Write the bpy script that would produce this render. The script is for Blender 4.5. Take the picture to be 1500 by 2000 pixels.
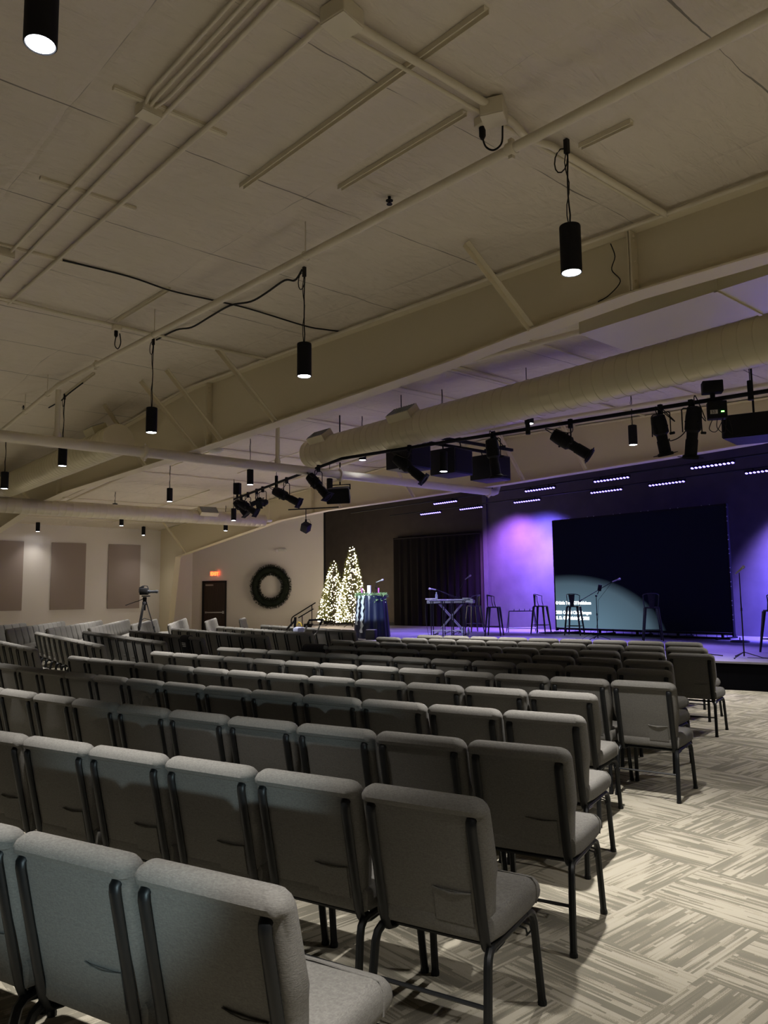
import bpy, bmesh, math, random
from mathutils import Vector, Matrix, Euler
random.seed(7)
S = bpy.context.scene
C = S.collection
for o in list(bpy.data.objects): bpy.data.objects.remove(o, do_unlink=True)
PI = math.pi
R = math.radians

# ---------------------------------------------------------------- camera, world, exposure
cd = bpy.data.cameras.new('camera'); cam = bpy.data.objects.new('camera', cd); C.objects.link(cam)
cd.sensor_fit = 'VERTICAL'; cd.sensor_height = 36.0; cd.lens = 1490.14 / 2000 * 36.0
cd.clip_start = 0.05; cd.clip_end = 200
_r = Vector((0.64774829, 0.76176747, -0.01150956)); _u = Vector((0.08898973, -0.06064885, 0.99418436)); _f = Vector((-0.75663927, 0.64500545, 0.10707467))
M = Matrix((( _r.x, _u.x, -_f.x, 0), (_r.y, _u.y, -_f.y, 0), (_r.z, _u.z, -_f.z, 1.58), (0, 0, 0, 1)))
cam.matrix_world = M
S.camera = cam
W = bpy.data.worlds.new('world'); S.world = W; W.use_nodes = True
W.node_tree.nodes['Background'].inputs[0].default_value = (0.80, 0.72, 0.58, 1)
W.node_tree.nodes['Background'].inputs[1].default_value = 0.012
S.view_settings.view_transform = 'Standard'; S.view_settings.look = 'None'
S.view_settings.gamma = 1.0; S.view_settings.exposure = 0.55; S.view_settings.use_curve_mapping = False

PEND_C = (1.0, 0.955, 0.90); PEND_A = 76; PEND_B = 1.0
PEND_W = 760.0      # every pendant downlight
BAR_W = 1100.0        # every stage LED bar

def spot(name, loc, aim, watts, col, angle, blend, size=0.04):
    l = bpy.data.lights.new(name, 'SPOT'); l.energy = watts; l.color = col
    l.spot_size = R(angle); l.spot_blend = blend; l.shadow_soft_size = size
    o = bpy.data.objects.new(name, l); C.objects.link(o); o.location = loc
    o.rotation_euler = (Vector(aim) - Vector(loc)).to_track_quat('-Z', 'Y').to_euler()
    return o

# pendants of the same grid that hang just outside the photograph (left, right of and behind the camera)
for x, y in ((0.2, 4.15), (-.5, .95), (-6.6, .9), (-9.6, 0.9), (-12.8, 0.9), (-16.0, 0.9), (-19.5, 4.0), (-22.7, 4.0), (0.2, 8.4), (2.9, .9), (2.9, 4.1), (-25.8, 5.5), (-3.3, 9.5), (-3.3, 11.2), (.2, 11.2), (-28.5, 4.3)):
    spot('pendant_light', (x, y, 3.7), (x, y, 0), PEND_W * (1.15 if (abs(x + .5) < .01) else .42 if (x > -.4 and y > 2 and x < 1) or y > 9 else 1.0), PEND_C, 112 if (x > -.4 and y > 2 and x < 1) or y > 9 else 66, PEND_B, 0.06)

# ---------------------------------------------------------------- materials
def mat(name, col, rough=0.7, metal=0.0, noise=0.0, nscale=20.0, bump=0.0, bscale=60.0, spec=0.3, emit=None, estr=0.0, sheen=0.0):
    m = bpy.data.materials.new(name); m.use_nodes = True; nt = m.node_tree; b = nt.nodes['Principled BSDF']
    b.inputs['Base Color'].default_value = (*col, 1); b.inputs['Roughness'].default_value = rough
    b.inputs['Metallic'].default_value = metal; b.inputs['Specular IOR Level'].default_value = spec
    if sheen: b.inputs['Sheen Weight'].default_value = sheen
    if emit: b.inputs['Emission Color'].default_value = (*emit, 1); b.inputs['Emission Strength'].default_value = estr
    tc = None
    if noise or bump:
        tc = nt.nodes.new('ShaderNodeTexCoord')
    if noise:
        n = nt.nodes.new('ShaderNodeTexNoise'); n.inputs['Scale'].default_value = nscale; n.inputs['Detail'].default_value = 4
        nt.links.new(tc.outputs['Object'], n.inputs['Vector'])
        r = nt.nodes.new('ShaderNodeValToRGB'); r.color_ramp.elements[0].position = 0.3; r.color_ramp.elements[1].position = 0.7
        r.color_ramp.elements[0].color = (*[c * (1 - noise) for c in col], 1); r.color_ramp.elements[1].color = (*[min(1, c * (1 + noise)) for c in col], 1)
        nt.links.new(n.outputs['Fac'], r.inputs['Fac']); nt.links.new(r.outputs['Color'], b.inputs['Base Color'])
    if bump:
        n2 = nt.nodes.new('ShaderNodeTexNoise'); n2.inputs['Scale'].default_value = bscale; n2.inputs['Detail'].default_value = 3
        nt.links.new(tc.outputs['Object'], n2.inputs['Vector'])
        bp = nt.nodes.new('ShaderNodeBump'); bp.inputs['Strength'].default_value = bump; bp.inputs['Distance'].default_value = 0.01
        nt.links.new(n2.outputs['Fac'], bp.inputs['Height']); nt.links.new(bp.outputs['Normal'], b.inputs['Normal'])
    return m

def mnode(nt, op, a, b=None, c=None):
    n = nt.nodes.new('ShaderNodeMath'); n.operation = op
    for i, v in enumerate((a, b, c)):
        if v is None: continue
        if hasattr(v, 'is_linked') or hasattr(v, 'links'): nt.links.new(v, n.inputs[i])
        else: n.inputs[i].default_value = v
    return n.outputs[0]

def carpet_mat():
    m = bpy.data.materials.new('carpet_tiles'); m.use_nodes = True; nt = m.node_tree; b = nt.nodes['Principled BSDF']
    b.inputs['Roughness'].default_value = 0.95; b.inputs['Specular IOR Level'].default_value = 0.1
    tc = nt.nodes.new('ShaderNodeTexCoord'); sp = nt.nodes.new('ShaderNodeSeparateXYZ'); nt.links.new(tc.outputs['Object'], sp.inputs[0])
    T = 0.597
    u = mnode(nt, 'DIVIDE', mnode(nt, 'ADD', sp.outputs[0], 1.70), T); v = mnode(nt, 'DIVIDE', mnode(nt, 'ADD', sp.outputs[1], -3.13), T)
    fu = mnode(nt, 'FLOOR', u); fv = mnode(nt, 'FLOOR', v)
    par = mnode(nt, 'FLOORED_MODULO', mnode(nt, 'ADD', fu, fv), 2.0)     # -1+0 -> 1 : stripes along Y
    lu = mnode(nt, 'SUBTRACT', u, fu); lv = mnode(nt, 'SUBTRACT', v, fv)
    def mix(a, b_):  # par==1 -> a else b
        return mnode(nt, 'ADD', mnode(nt, 'MULTIPLY', a, par), mnode(nt, 'MULTIPLY', b_, mnode(nt, 'SUBTRACT', 1.0, par)))
    across = mix(lu, lv); along = mix(lv, lu)
    seed = mnode(nt, 'ADD', mnode(nt, 'MULTIPLY', fu, 7.31), mnode(nt, 'MULTIPLY', fv, 13.7))
    def wn(x, y, z):
        cb = nt.nodes.new('ShaderNodeCombineXYZ')
        for i, q in enumerate((x, y, z)):
            if isinstance(q, (int, float)): cb.inputs[i].default_value = q
            else: nt.links.new(q, cb.inputs[i])
        w = nt.nodes.new('ShaderNodeTexWhiteNoise'); w.noise_dimensions = '3D'; nt.links.new(cb.outputs[0], w.inputs['Vector']); return w.outputs['Value']
    def nz(sa, sl, off, det=2.0):
        cb = nt.nodes.new('ShaderNodeCombineXYZ')
        nt.links.new(mnode(nt, 'MULTIPLY', across, sa), cb.inputs[0]); nt.links.new(mnode(nt, 'MULTIPLY', along, sl), cb.inputs[1])
        nt.links.new(mnode(nt, 'ADD', seed, off), cb.inputs[2])
        n = nt.nodes.new('ShaderNodeTexNoise'); n.inputs['Scale'].default_value = 1.0; n.inputs['Detail'].default_value = det
        nt.links.new(cb.outputs[0], n.inputs['Vector']); return n.outputs['Fac']
    def dash(N, Ls, off):
        idx = mnode(nt, 'FLOOR', mnode(nt, 'MULTIPLY', across, N)); o_ = wn(idx, seed, off)
        sg = mnode(nt, 'FLOOR', mnode(nt, 'ADD', mnode(nt, 'MULTIPLY', along, Ls), mnode(nt, 'MULTIPLY', o_, 7.0)))
        return wn(idx, sg, mnode(nt, 'ADD', seed, off + .5))
    low = nz(5.0, 1.3, 40.0, 1.0)
    tot = mnode(nt, 'ADD', mnode(nt, 'ADD', mnode(nt, 'MULTIPLY', dash(52, 1.7, 3.0), 0.22), mnode(nt, 'MULTIPLY', dash(23, 1.1, 9.0), 0.20)), mnode(nt, 'MULTIPLY', low, 0.60))
    tot = mnode(nt, 'ADD', tot, 0.09)
    fine = nt.nodes.new('ShaderNodeTexNoise'); fine.inputs['Scale'].default_value = 230; nt.links.new(tc.outputs['Object'], fine.inputs['Vector'])
    tot = mnode(nt, 'ADD', tot, mnode(nt, 'MULTIPLY', mnode(nt, 'SUBTRACT', fine.outputs['Fac'], 0.5), 0.22))
    r = nt.nodes.new('ShaderNodeValToRGB'); e = r.color_ramp.elements
    e[0].position = 0.50; e[0].color = (0.165, 0.153, 0.120, 1); e[1].position = 0.70; e[1].color = (0.33, 0.305, 0.245, 1)
    k = r.color_ramp.elements.new(0.585); k.color = (0.205, 0.188, 0.146, 1)
    k = r.color_ramp.elements.new(0.615); k.color = (0.29, 0.266, 0.208, 1)
    nt.links.new(tot, r.inputs['Fac']); nt.links.new(r.outputs['Color'], b.inputs['Base Color'])
    bp = nt.nodes.new('ShaderNodeBump'); bp.inputs['Strength'].default_value = 0.4; bp.inputs['Distance'].default_value = 0.004
    nt.links.new(fine.outputs['Fac'], bp.inputs['Height']); nt.links.new(bp.outputs['Normal'], b.inputs['Normal'])
    return m

def fabric_mat(name, col, vstripe=0.0):
    m = bpy.data.materials.new(name); m.use_nodes = True; nt = m.node_tree; b = nt.nodes['Principled BSDF']
    b.inputs['Roughness'].default_value = 0.95; b.inputs['Specular IOR Level'].default_value = 0.08; b.inputs['Sheen Weight'].default_value = 0.0
    tc = nt.nodes.new('ShaderNodeTexCoord'); mp = nt.nodes.new('ShaderNodeMapping'); mp.inputs['Scale'].default_value = (70, 70, 620)
    nt.links.new(tc.outputs['Object'], mp.inputs['Vector'])
    n = nt.nodes.new('ShaderNodeTexNoise'); n.inputs['Scale'].default_value = 1.0; n.inputs['Detail'].default_value = 3; nt.links.new(mp.outputs[0], n.inputs['Vector'])
    n2 = nt.nodes.new('ShaderNodeTexNoise'); n2.inputs['Scale'].default_value = 160.0; nt.links.new(tc.outputs['Object'], n2.inputs['Vector'])
    s = mnode(nt, 'ADD', mnode(nt, 'MULTIPLY', n.outputs['Fac'], 0.6), mnode(nt, 'MULTIPLY', n2.outputs['Fac'], 0.4))
    r = nt.nodes.new('ShaderNodeValToRGB'); r.color_ramp.elements[0].position = 0.35; r.color_ramp.elements[1].position = 0.65
    r.color_ramp.elements[0].color = (*[c * 0.82 for c in col], 1); r.color_ramp.elements[1].color = (*[c * 1.18 for c in col], 1)
    nt.links.new(s, r.inputs['Fac']); nt.links.new(r.outputs['Color'], b.inputs['Base Color'])
    bp = nt.nodes.new('ShaderNodeBump'); bp.inputs['Strength'].default_value = 0.35; bp.inputs['Distance'].default_value = 0.003
    nt.links.new(s, bp.inputs['Height']); nt.links.new(bp.outputs['Normal'], b.inputs['Normal'])
    return m

def ceiling_mat(name, col):
    # painted insulation blanket: soft wrinkles and seams
    m = bpy.data.materials.new(name); m.use_nodes = True; nt = m.node_tree; b = nt.nodes['Principled BSDF']
    b.inputs['Roughness'].default_value = 0.6; b.inputs['Specular IOR Level'].default_value = 0.25
    tc = nt.nodes.new('ShaderNodeTexCoord')
    a = nt.nodes.new('ShaderNodeTexNoise'); a.inputs['Scale'].default_value = 0.9; a.inputs['Detail'].default_value = 3; a.inputs['Distortion'].default_value = 0.8
    nt.links.new(tc.outputs['Object'], a.inputs['Vector'])
    mp = nt.nodes.new('ShaderNodeMapping'); mp.inputs['Scale'].default_value = (9, 2.2, 1); mp.inputs['Rotation'].default_value = (0, 0, 0.5)
    nt.links.new(tc.outputs['Object'], mp.inputs['Vector'])
    c = nt.nodes.new('ShaderNodeTexNoise'); c.inputs['Scale'].default_value = 1.0; c.inputs['Detail'].default_value = 4; c.inputs['Distortion'].default_value = 1.5
    nt.links.new(mp.outputs[0], c.inputs['Vector'])
    sp = nt.nodes.new('ShaderNodeSeparateXYZ'); nt.links.new(tc.outputs['Object'], sp.inputs[0])
    wob = mnode(nt, 'MULTIPLY', a.outputs['Fac'], 0.10)
    dx = mnode(nt, 'ABSOLUTE', mnode(nt, 'SUBTRACT', mnode(nt, 'FLOORED_MODULO', mnode(nt, 'ADD', mnode(nt, 'ADD', sp.outputs[0], 29.96), wob), 1.525), 0.7625))
    dy = mnode(nt, 'ABSOLUTE', mnode(nt, 'SUBTRACT', mnode(nt, 'FLOORED_MODULO', mnode(nt, 'ADD', mnode(nt, 'ADD', sp.outputs[1], 10.35), wob), 1.83), 0.915))
    gx = mnode(nt, 'SMOOTH_MAX', mnode(nt, 'SUBTRACT', 1.0, mnode(nt, 'MULTIPLY', dx, 22.0)), 0.0, 0.1)
    gy = mnode(nt, 'SMOOTH_MAX', mnode(nt, 'SUBTRACT', 1.0, mnode(nt, 'MULTIPLY', dy, 30.0)), 0.0, 0.1)
    h = mnode(nt, 'ADD', mnode(nt, 'MULTIPLY', a.outputs['Fac'], 4.5), mnode(nt, 'MULTIPLY', c.outputs['Fac'], 0.9))
    h = mnode(nt, 'SUBTRACT', h, mnode(nt, 'ADD', mnode(nt, 'MULTIPLY', gx, .35), mnode(nt, 'MULTIPLY', gy, .2)))
    bp = nt.nodes.new('ShaderNodeBump'); bp.inputs['Strength'].default_value = 0.6; bp.inputs['Distance'].default_value = 0.05
    nt.links.new(h, bp.inputs['Height']); nt.links.new(bp.outputs['Normal'], b.inputs['Normal'])
    r = nt.nodes.new('ShaderNodeValToRGB'); r.color_ramp.elements[0].color = (*[k * 0.93 for k in col], 1); r.color_ramp.elements[1].color = (*[k * 1.05 for k in col], 1)
    nt.links.new(a.outputs['Fac'], r.inputs['Fac'])
    brk = nt.nodes.new('ShaderNodeTexNoise'); brk.inputs['Scale'].default_value = 1.3; nt.links.new(tc.outputs['Object'], brk.inputs['Vector'])
    wid = mnode(nt, 'MULTIPLY', mnode(nt, 'SUBTRACT', brk.outputs['Fac'], 0.36), 0.035)
    ln = mnode(nt, 'MULTIPLY', mnode(nt, 'LESS_THAN', dx, wid), 0.8)
    wid2 = mnode(nt, 'MULTIPLY', mnode(nt, 'SUBTRACT', brk.outputs['Fac'], 0.50), 0.03)
    ln2 = mnode(nt, 'MULTIPLY', mnode(nt, 'LESS_THAN', dy, wid2), 0.45)
    mx = nt.nodes.new('ShaderNodeMix'); mx.data_type = 'RGBA'; nt.links.new(mnode(nt, 'MAXIMUM', ln, ln2), mx.inputs[0]); nt.links.new(r.outputs['Color'], mx.inputs[6]); mx.inputs[7].default_value = (*[k * .22 for k in col], 1)
    nt.links.new(mx.outputs[2], b.inputs['Base Color'])
    return m

def wood_mat(name, col):
    m = mat(name, col, 0.5); nt = m.node_tree; b = nt.nodes['Principled BSDF']
    tc = nt.nodes.new('ShaderNodeTexCoord'); mp = nt.nodes.new('ShaderNodeMapping'); mp.inputs['Scale'].default_value = (30, 30, 2)
    nt.links.new(tc.outputs['Object'], mp.inputs[0]); n = nt.nodes.new('ShaderNodeTexNoise'); n.inputs['Scale'].default_value = 1; n.inputs['Detail'].default_value = 4
    nt.links.new(mp.outputs[0], n.inputs['Vector']); r = nt.nodes.new('ShaderNodeValToRGB')
    r.color_ramp.elements[0].color = (*[k * 0.6 for k in col], 1); r.color_ramp.elements[1].color = (*[k * 1.4 for k in col], 1)
    nt.links.new(n.outputs['Fac'], r.inputs['Fac']); nt.links.new(r.outputs['Color'], b.inputs['Base Color']); return m

MT = {
 'carpet': carpet_mat(),
 'ceil': ceiling_mat('painted_insulation', (0.72, 0.645, 0.53)),
 'steel': mat('tan_painted_steel', (0.72, 0.64, 0.46), 0.55, bump=0.05, bscale=90),
 'pipe': mat('tan_painted_pipe', (0.74, 0.67, 0.51), 0.45),
 'duct': mat('tan_painted_duct', (0.66, 0.60, 0.40), 0.33, metal=0.15),
 'grille': mat('grey_grille', (0.30, 0.31, 0.27), 0.5),
 'black_ceil': mat('black_painted_ceiling', (0.06, 0.06, 0.075), 0.6, bump=0.3, bscale=3),
 'wall': mat('painted_drywall', (0.80, 0.75, 0.69), 0.85, bump=0.12, bscale=45),
 'dark_wall': mat('charcoal_stage_wall', (0.045, 0.037, 0.031), 0.85, noise=0.12, nscale=3, bump=0.2, bscale=120),
 'wing_wall': mat('grey_stage_wall', (0.085, 0.075, 0.088), 0.8, noise=0.12, nscale=2.2, bump=0.2, bscale=120),
 'panel': mat('mauve_acoustic_fabric', (0.36, 0.295, 0.26), 0.95, bump=0.3, bscale=150),
 'fabric': fabric_mat('grey_chair_fabric', (0.135, 0.130, 0.120)),
 'frame': mat('black_chair_frame', (0.007, 0.008, 0.009), 0.42, metal=0.3, spec=0.4),
 'black': mat('black_plastic', (0.012, 0.012, 0.014), 0.7, spec=0.15),
 'rubber': mat('black_cable_rubber', (0.012, 0.011, 0.010), 0.6),
 'curtain': mat('black_drape', (0.010, 0.008, 0.008), 0.95),
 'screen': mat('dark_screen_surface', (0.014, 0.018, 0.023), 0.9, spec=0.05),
 'stage': mat('black_stage_deck', (0.18, 0.17, 0.19), 0.55, noise=0.1, nscale=8),
 'skirt': mat('black_stage_skirt', (0.004, 0.004, 0.005), 1.0, spec=0.0),
 'speaker': mat('black_speaker_cabinet', (0.012, 0.013, 0.02), 0.5, bump=0.1, bscale=200),
 'wood': wood_mat('dark_door_veneer', (0.05, 0.034, 0.028)),
 'doorframe': mat('black_door_frame', (0.008, 0.008, 0.009), 0.5),
 'chrome': mat('brushed_metal', (0.55, 0.55, 0.56), 0.35, metal=0.9),
 'gunmetal': mat('gunmetal_stool', (0.045, 0.05, 0.06), 0.4, metal=0.45),
 'white': mat('white_plastic', (0.75, 0.73, 0.68), 0.4),
 'paper': mat('offwhite_label', (0.55, 0.54, 0.50), 0.7),
 'wax': mat('white_wax', (0.85, 0.84, 0.82), 0.4),
 'purple': mat('purple_wax', (0.55, 0.10, 0.50), 0.4),
 'satin': mat('navy_satin_drape', (0.010, 0.013, 0.04), 0.34, spec=0.5),
 'ribbon': mat('white_lace_ribbon', (0.7, 0.75, 0.78), 0.7),
 'leaf': mat('pale_green_leaf', (0.22, 0.34, 0.16), 0.6, noise=0.3, nscale=30),
 'pine': mat('dark_pine_needles', (0.010, 0.015, 0.008), 0.8, noise=0.4, nscale=30),
 'pine2': mat('green_tree_needles', (0.09, 0.10, 0.03), 0.8, noise=0.4, nscale=30),
 'bulb': mat('warm_white_bulb', (1, 0.9, 0.7), 0.4, emit=(1.0, 0.84, 0.60), estr=12.0),
 'lens': mat('lit_downlight_lens', (1, 1, 1), 0.4, emit=(0.86, 0.90, 1.0), estr=22.0),
 'led': mat('blue_led', (0.6, 0.6, 1), 0.4, emit=(0.20, 0.15, 1.0), estr=4.6),
 'exit': mat('red_exit_letters', (1, 0.1, 0.05), 0.4, emit=(1.0, 0.07, 0.015), estr=5.0),
 'exitface': mat('exit_sign_face', (0.75, 0.6, 0.5), 0.4, emit=(1.0, 0.28, 0.12), estr=0.2),
 'text': mat('lit_screen_text', (1, 1, 1), 0.4, emit=(0.90, 0.97, 1.0), estr=3.0),
 'greenled': mat('green_display', (0.1, 1, 0.1), 0.4, emit=(0.15, 1.0, 0.1), estr=6.0),
 'glass': mat('lamp_glass', (0.5, 0.6, 0.75), 0.1, emit=(0.6, 0.75, 1.0), estr=3.0),
 'water': mat('clear_bottle_plastic', (0.6, 0.65, 0.8), 0.15, spec=0.8),
 'trunk': mat('dark_trunk', (0.02, 0.015, 0.01), 0.8),
 'yellow': mat('yellow_grip', (0.55, 0.40, 0.05), 0.5),
 'bag': mat('pale_blue_cloth', (0.35, 0.38, 0.55), 0.8),
 'greyarm': mat('grey_plastic', (0.30, 0.30, 0.29), 0.5),
}
# soft grey-blue pool of spotlight on the screen's lower left, painted as emission
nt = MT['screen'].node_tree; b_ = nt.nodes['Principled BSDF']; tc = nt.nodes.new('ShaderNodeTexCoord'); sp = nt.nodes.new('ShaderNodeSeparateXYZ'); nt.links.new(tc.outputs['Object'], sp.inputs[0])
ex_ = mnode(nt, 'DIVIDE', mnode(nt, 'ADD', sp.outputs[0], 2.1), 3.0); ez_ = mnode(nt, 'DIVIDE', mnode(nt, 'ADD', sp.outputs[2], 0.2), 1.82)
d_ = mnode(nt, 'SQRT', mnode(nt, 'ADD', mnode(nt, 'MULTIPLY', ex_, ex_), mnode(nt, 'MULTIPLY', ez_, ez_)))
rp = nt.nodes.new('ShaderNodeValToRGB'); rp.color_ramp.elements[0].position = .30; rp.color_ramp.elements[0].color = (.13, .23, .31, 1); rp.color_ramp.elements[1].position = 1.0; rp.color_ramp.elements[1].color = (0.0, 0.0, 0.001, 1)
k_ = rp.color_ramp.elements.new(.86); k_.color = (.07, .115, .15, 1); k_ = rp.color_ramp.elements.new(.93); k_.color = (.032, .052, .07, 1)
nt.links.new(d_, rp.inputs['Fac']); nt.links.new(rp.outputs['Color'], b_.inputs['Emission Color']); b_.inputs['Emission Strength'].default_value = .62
lp = MT['water'].node_tree.nodes['Principled BSDF']; lp.inputs['Transmission Weight'].default_value = 0.6

# ---------------------------------------------------------------- mesh helpers
def sm(bm, ang=40):
    for f in bm.faces: f.smooth = True
def obj(name, bm, m, parent=None, smooth=True, loc=None):
    me = bpy.data.meshes.new(name); 
    bmesh.ops.recalc_face_normals(bm, faces=bm.faces)
    bm.to_mesh(me); bm.free()
    ms = m if isinstance(m, (list, tuple)) else [m]
    for k in ms: me.materials.append(MT[k] if isinstance(k, str) else k)
    if smooth:
        for p in me.polygons: p.use_smooth = True
        try: me.set_sharp_from_angle(angle=R(38))
        except Exception: pass
    o = bpy.data.objects.new(name, me); C.objects.link(o)
    if parent: o.parent = parent
    if loc: o.location = loc
    return o
def thing(name, label, cat, loc=(0, 0, 0), rz=0, group=None):
    o = bpy.data.objects.new(name, None); C.objects.link(o); o.empty_display_size = 0.1
    o.location = loc; o.rotation_euler = (0, 0, rz); o['label'] = label; o['category'] = cat
    if group: o['group'] = group
    return o
def tag(o, label, cat, group=None, kind=None):
    o['label'] = label; o['category'] = cat
    if group: o['group'] = group
    if kind: o['kind'] = kind
    return o
def struct(o, label=None, cat=None):
    o['kind'] = 'structure'
    if label: o['label'] = label; o['category'] = cat or o.name.split('_')[0]
    return o
def nb(): return bmesh.new()
def box(bm, c, s, rot=None, bev=0.0, mi=0):
    r = bmesh.ops.create_cube(bm, size=1.0); v = r['verts']
    bmesh.ops.scale(bm, vec=s, verts=v)
    if bev:
        es = list({e for q in v for e in q.link_edges})
        q = bmesh.ops.bevel(bm, geom=es, offset=bev, segments=2, affect='EDGES', profile=0.5); v = list({a for f in q['faces'] for a in f.verts} | {a for a in v if a.is_valid})
    if rot: bmesh.ops.rotate(bm, cent=(0, 0, 0), matrix=Euler(rot).to_matrix(), verts=v)
    bmesh.ops.translate(bm, vec=c, verts=v)
    if mi:
        for f in {f for q in v for f in q.link_faces}: f.material_index = mi
    return v
def tube(bm, pts, r, n=8, closed=False, caps=True, sy=1.0, mi=0):
    pts = [Vector(p) for p in pts]; N = len(pts); rings = []
    up = Vector((0, 0, 1)); prev = None
    for i, p in enumerate(pts):
        if closed: t = pts[(i + 1) % N] - pts[i - 1]
        elif i == 0: t = pts[1] - p
        elif i == N - 1: t = p - pts[i - 1]
        else: t = (pts[i + 1] - p).normalized() + (p - pts[i - 1]).normalized()
        if t.length < 1e-9: t = Vector((0, 0, 1))
        t.normalize()
        if prev is None:
            a = up if abs(t.z) < 0.95 else Vector((0, 1, 0))
            x = a.cross(t).normalized()
        else:
            x = prev - t * prev.dot(t)
            if x.length < 1e-6: x = up.cross(t)
            x.normalize()
        y = t.cross(x); prev = x
        rr = r[i] if isinstance(r, (list, tuple)) else r
        rings.append([bm.verts.new(p + x * (math.cos(2 * PI * k / n) * rr) + y * (math.sin(2 * PI * k / n) * rr * sy)) for k in range(n)])
    fs = []
    for i in range(N if closed else N - 1):
        a = rings[i]; b = rings[(i + 1) % N]
        for k in range(n): fs.append(bm.faces.new((a[k], a[(k + 1) % n], b[(k + 1) % n], b[k])))
    if caps and not closed: fs.append(bm.faces.new(rings[0][::-1])); fs.append(bm.faces.new(rings[-1]))
    if mi:
        for f in fs: f.material_index = mi
    return rings
def curvy(pts, k=5):
    P = [Vector(p) for p in pts]; out = []
    for i in range(len(P) - 1):
        a = P[max(i - 1, 0)]; b = P[i]; c = P[i + 1]; d = P[min(i + 2, len(P) - 1)]
        for j in range(k):
            t = j / k; out.append(.5 * ((2 * b) + (c - a) * t + (2 * a - 5 * b + 4 * c - d) * t * t + (3 * b - a - 3 * c + d) * t ** 3))
    return out + [P[-1]]
def lathe(bm, prof, n=20, c=(0, 0, 0), rot=None, mi=0):
    rings = []; c = Vector(c); E = Euler(rot).to_matrix() if rot else Matrix.Identity(3)
    for r, z in prof:
        rings.append([bm.verts.new(c + E @ Vector((math.cos(2 * PI * k / n) * max(r, 1e-4), math.sin(2 * PI * k / n) * max(r, 1e-4), z))) for k in range(n)])
    fs = []
    for a, b in zip(rings, rings[1:]):
        for k in range(n): fs.append(bm.faces.new((a[k], a[(k + 1) % n], b[(k + 1) % n], b[k])))
    fs.append(bm.faces.new(rings[0][::-1])); fs.append(bm.faces.new(rings[-1]))
    if mi:
        for f in fs: f.material_index = mi
def prism(bm, poly, vec):
    v0 = [bm.verts.new(p) for p in poly]; v1 = [bm.verts.new(Vector(p) + Vector(vec)) for p in poly]
    n = len(poly); bm.faces.new(v0[::-1]); bm.faces.new(v1)
    for i in range(n): bm.faces.new((v0[i], v0[(i + 1) % n], v1[(i + 1) % n], v1[i]))
def quadstrip(bm, a, b):
    va = [bm.verts.new(p) for p in a]; vb = [bm.verts.new(p) for p in b]
    for i in range(len(a) - 1): bm.faces.new((va[i], va[i + 1], vb[i + 1], vb[i]))
def rrect(hx, hy, r, n=4):
    pts = []
    r = min(r, hx * .98, hy * .98)
    for cx, cy, a0 in ((hx - r, hy - r, 0), (-hx + r, hy - r, 90), (-hx + r, -hy + r, 180), (hx - r, -hy + r, 270)):
        for k in range(n + 1):
            a = R(a0 + 90 * k / n); pts.append((cx + r * math.cos(a), cy + r * math.sin(a)))
    return pts
def loft(bm, secs, n=4):
    # secs: list of (center Vector, ux Vector, uy Vector, hx, hy, r)
    rings = []
    for c, ux, uy, hx, hy, r in secs:
        rings.append([bm.verts.new(Vector(c) + Vector(ux) * x + Vector(uy) * y) for x, y in rrect(hx, hy, r, n)])
    m = len(rings[0])
    for a, b in zip(rings, rings[1:]):
        for k in range(m): bm.faces.new((a[k], a[(k + 1) % m], b[(k + 1) % m], b[k]))
    bm.faces.new(rings[0][::-1]); bm.faces.new(rings[-1])
def text_mesh(s, size, name, m, parent=None, depth=0.003, loc=(0, 0, 0), rot=(0, 0, 0), align='LEFT', bold=0.0):
    cu = bpy.data.curves.new(name, 'FONT'); cu.body = s; cu.size = size; cu.extrude = depth; cu.align_x = align; cu.offset = bold
    t = bpy.data.objects.new(name, cu); C.objects.link(t)
    dg = bpy.context.evaluated_depsgraph_get(); me = bpy.data.meshes.new_from_object(t.evaluated_get(dg))
    bpy.data.objects.remove(t, do_unlink=True)
    o = bpy.data.objects.new(name, me); C.objects.link(o); me.materials.clear(); me.materials.append(MT[m])
    o.location = loc; o.rotation_euler = rot
    if parent: o.parent = parent
    return o
def dup(root, loc, rz, label, group=None, keep=None):
    r = root.copy(); C.objects.link(r); r.location = loc; r.rotation_euler = (0, 0, rz); r['label'] = label
    if group: r['group'] = group
    for ch in list(root.children):
        c = ch.copy(); C.objects.link(c); c.parent = r
        for g in list(ch.children):
            d = g.copy(); C.objects.link(d); d.parent = c
    return r
def cz(x): return 5.10 - 0.0486 * abs(x + 11.7)     # roof underside above X = x, ridge at -11.7
ORD = ['first', 'second', 'third', 'fourth', 'fifth', 'sixth', 'seventh', 'eighth', 'ninth', 'tenth', 'eleventh', 'twelfth', 'thirteenth', 'fourteenth']

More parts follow.
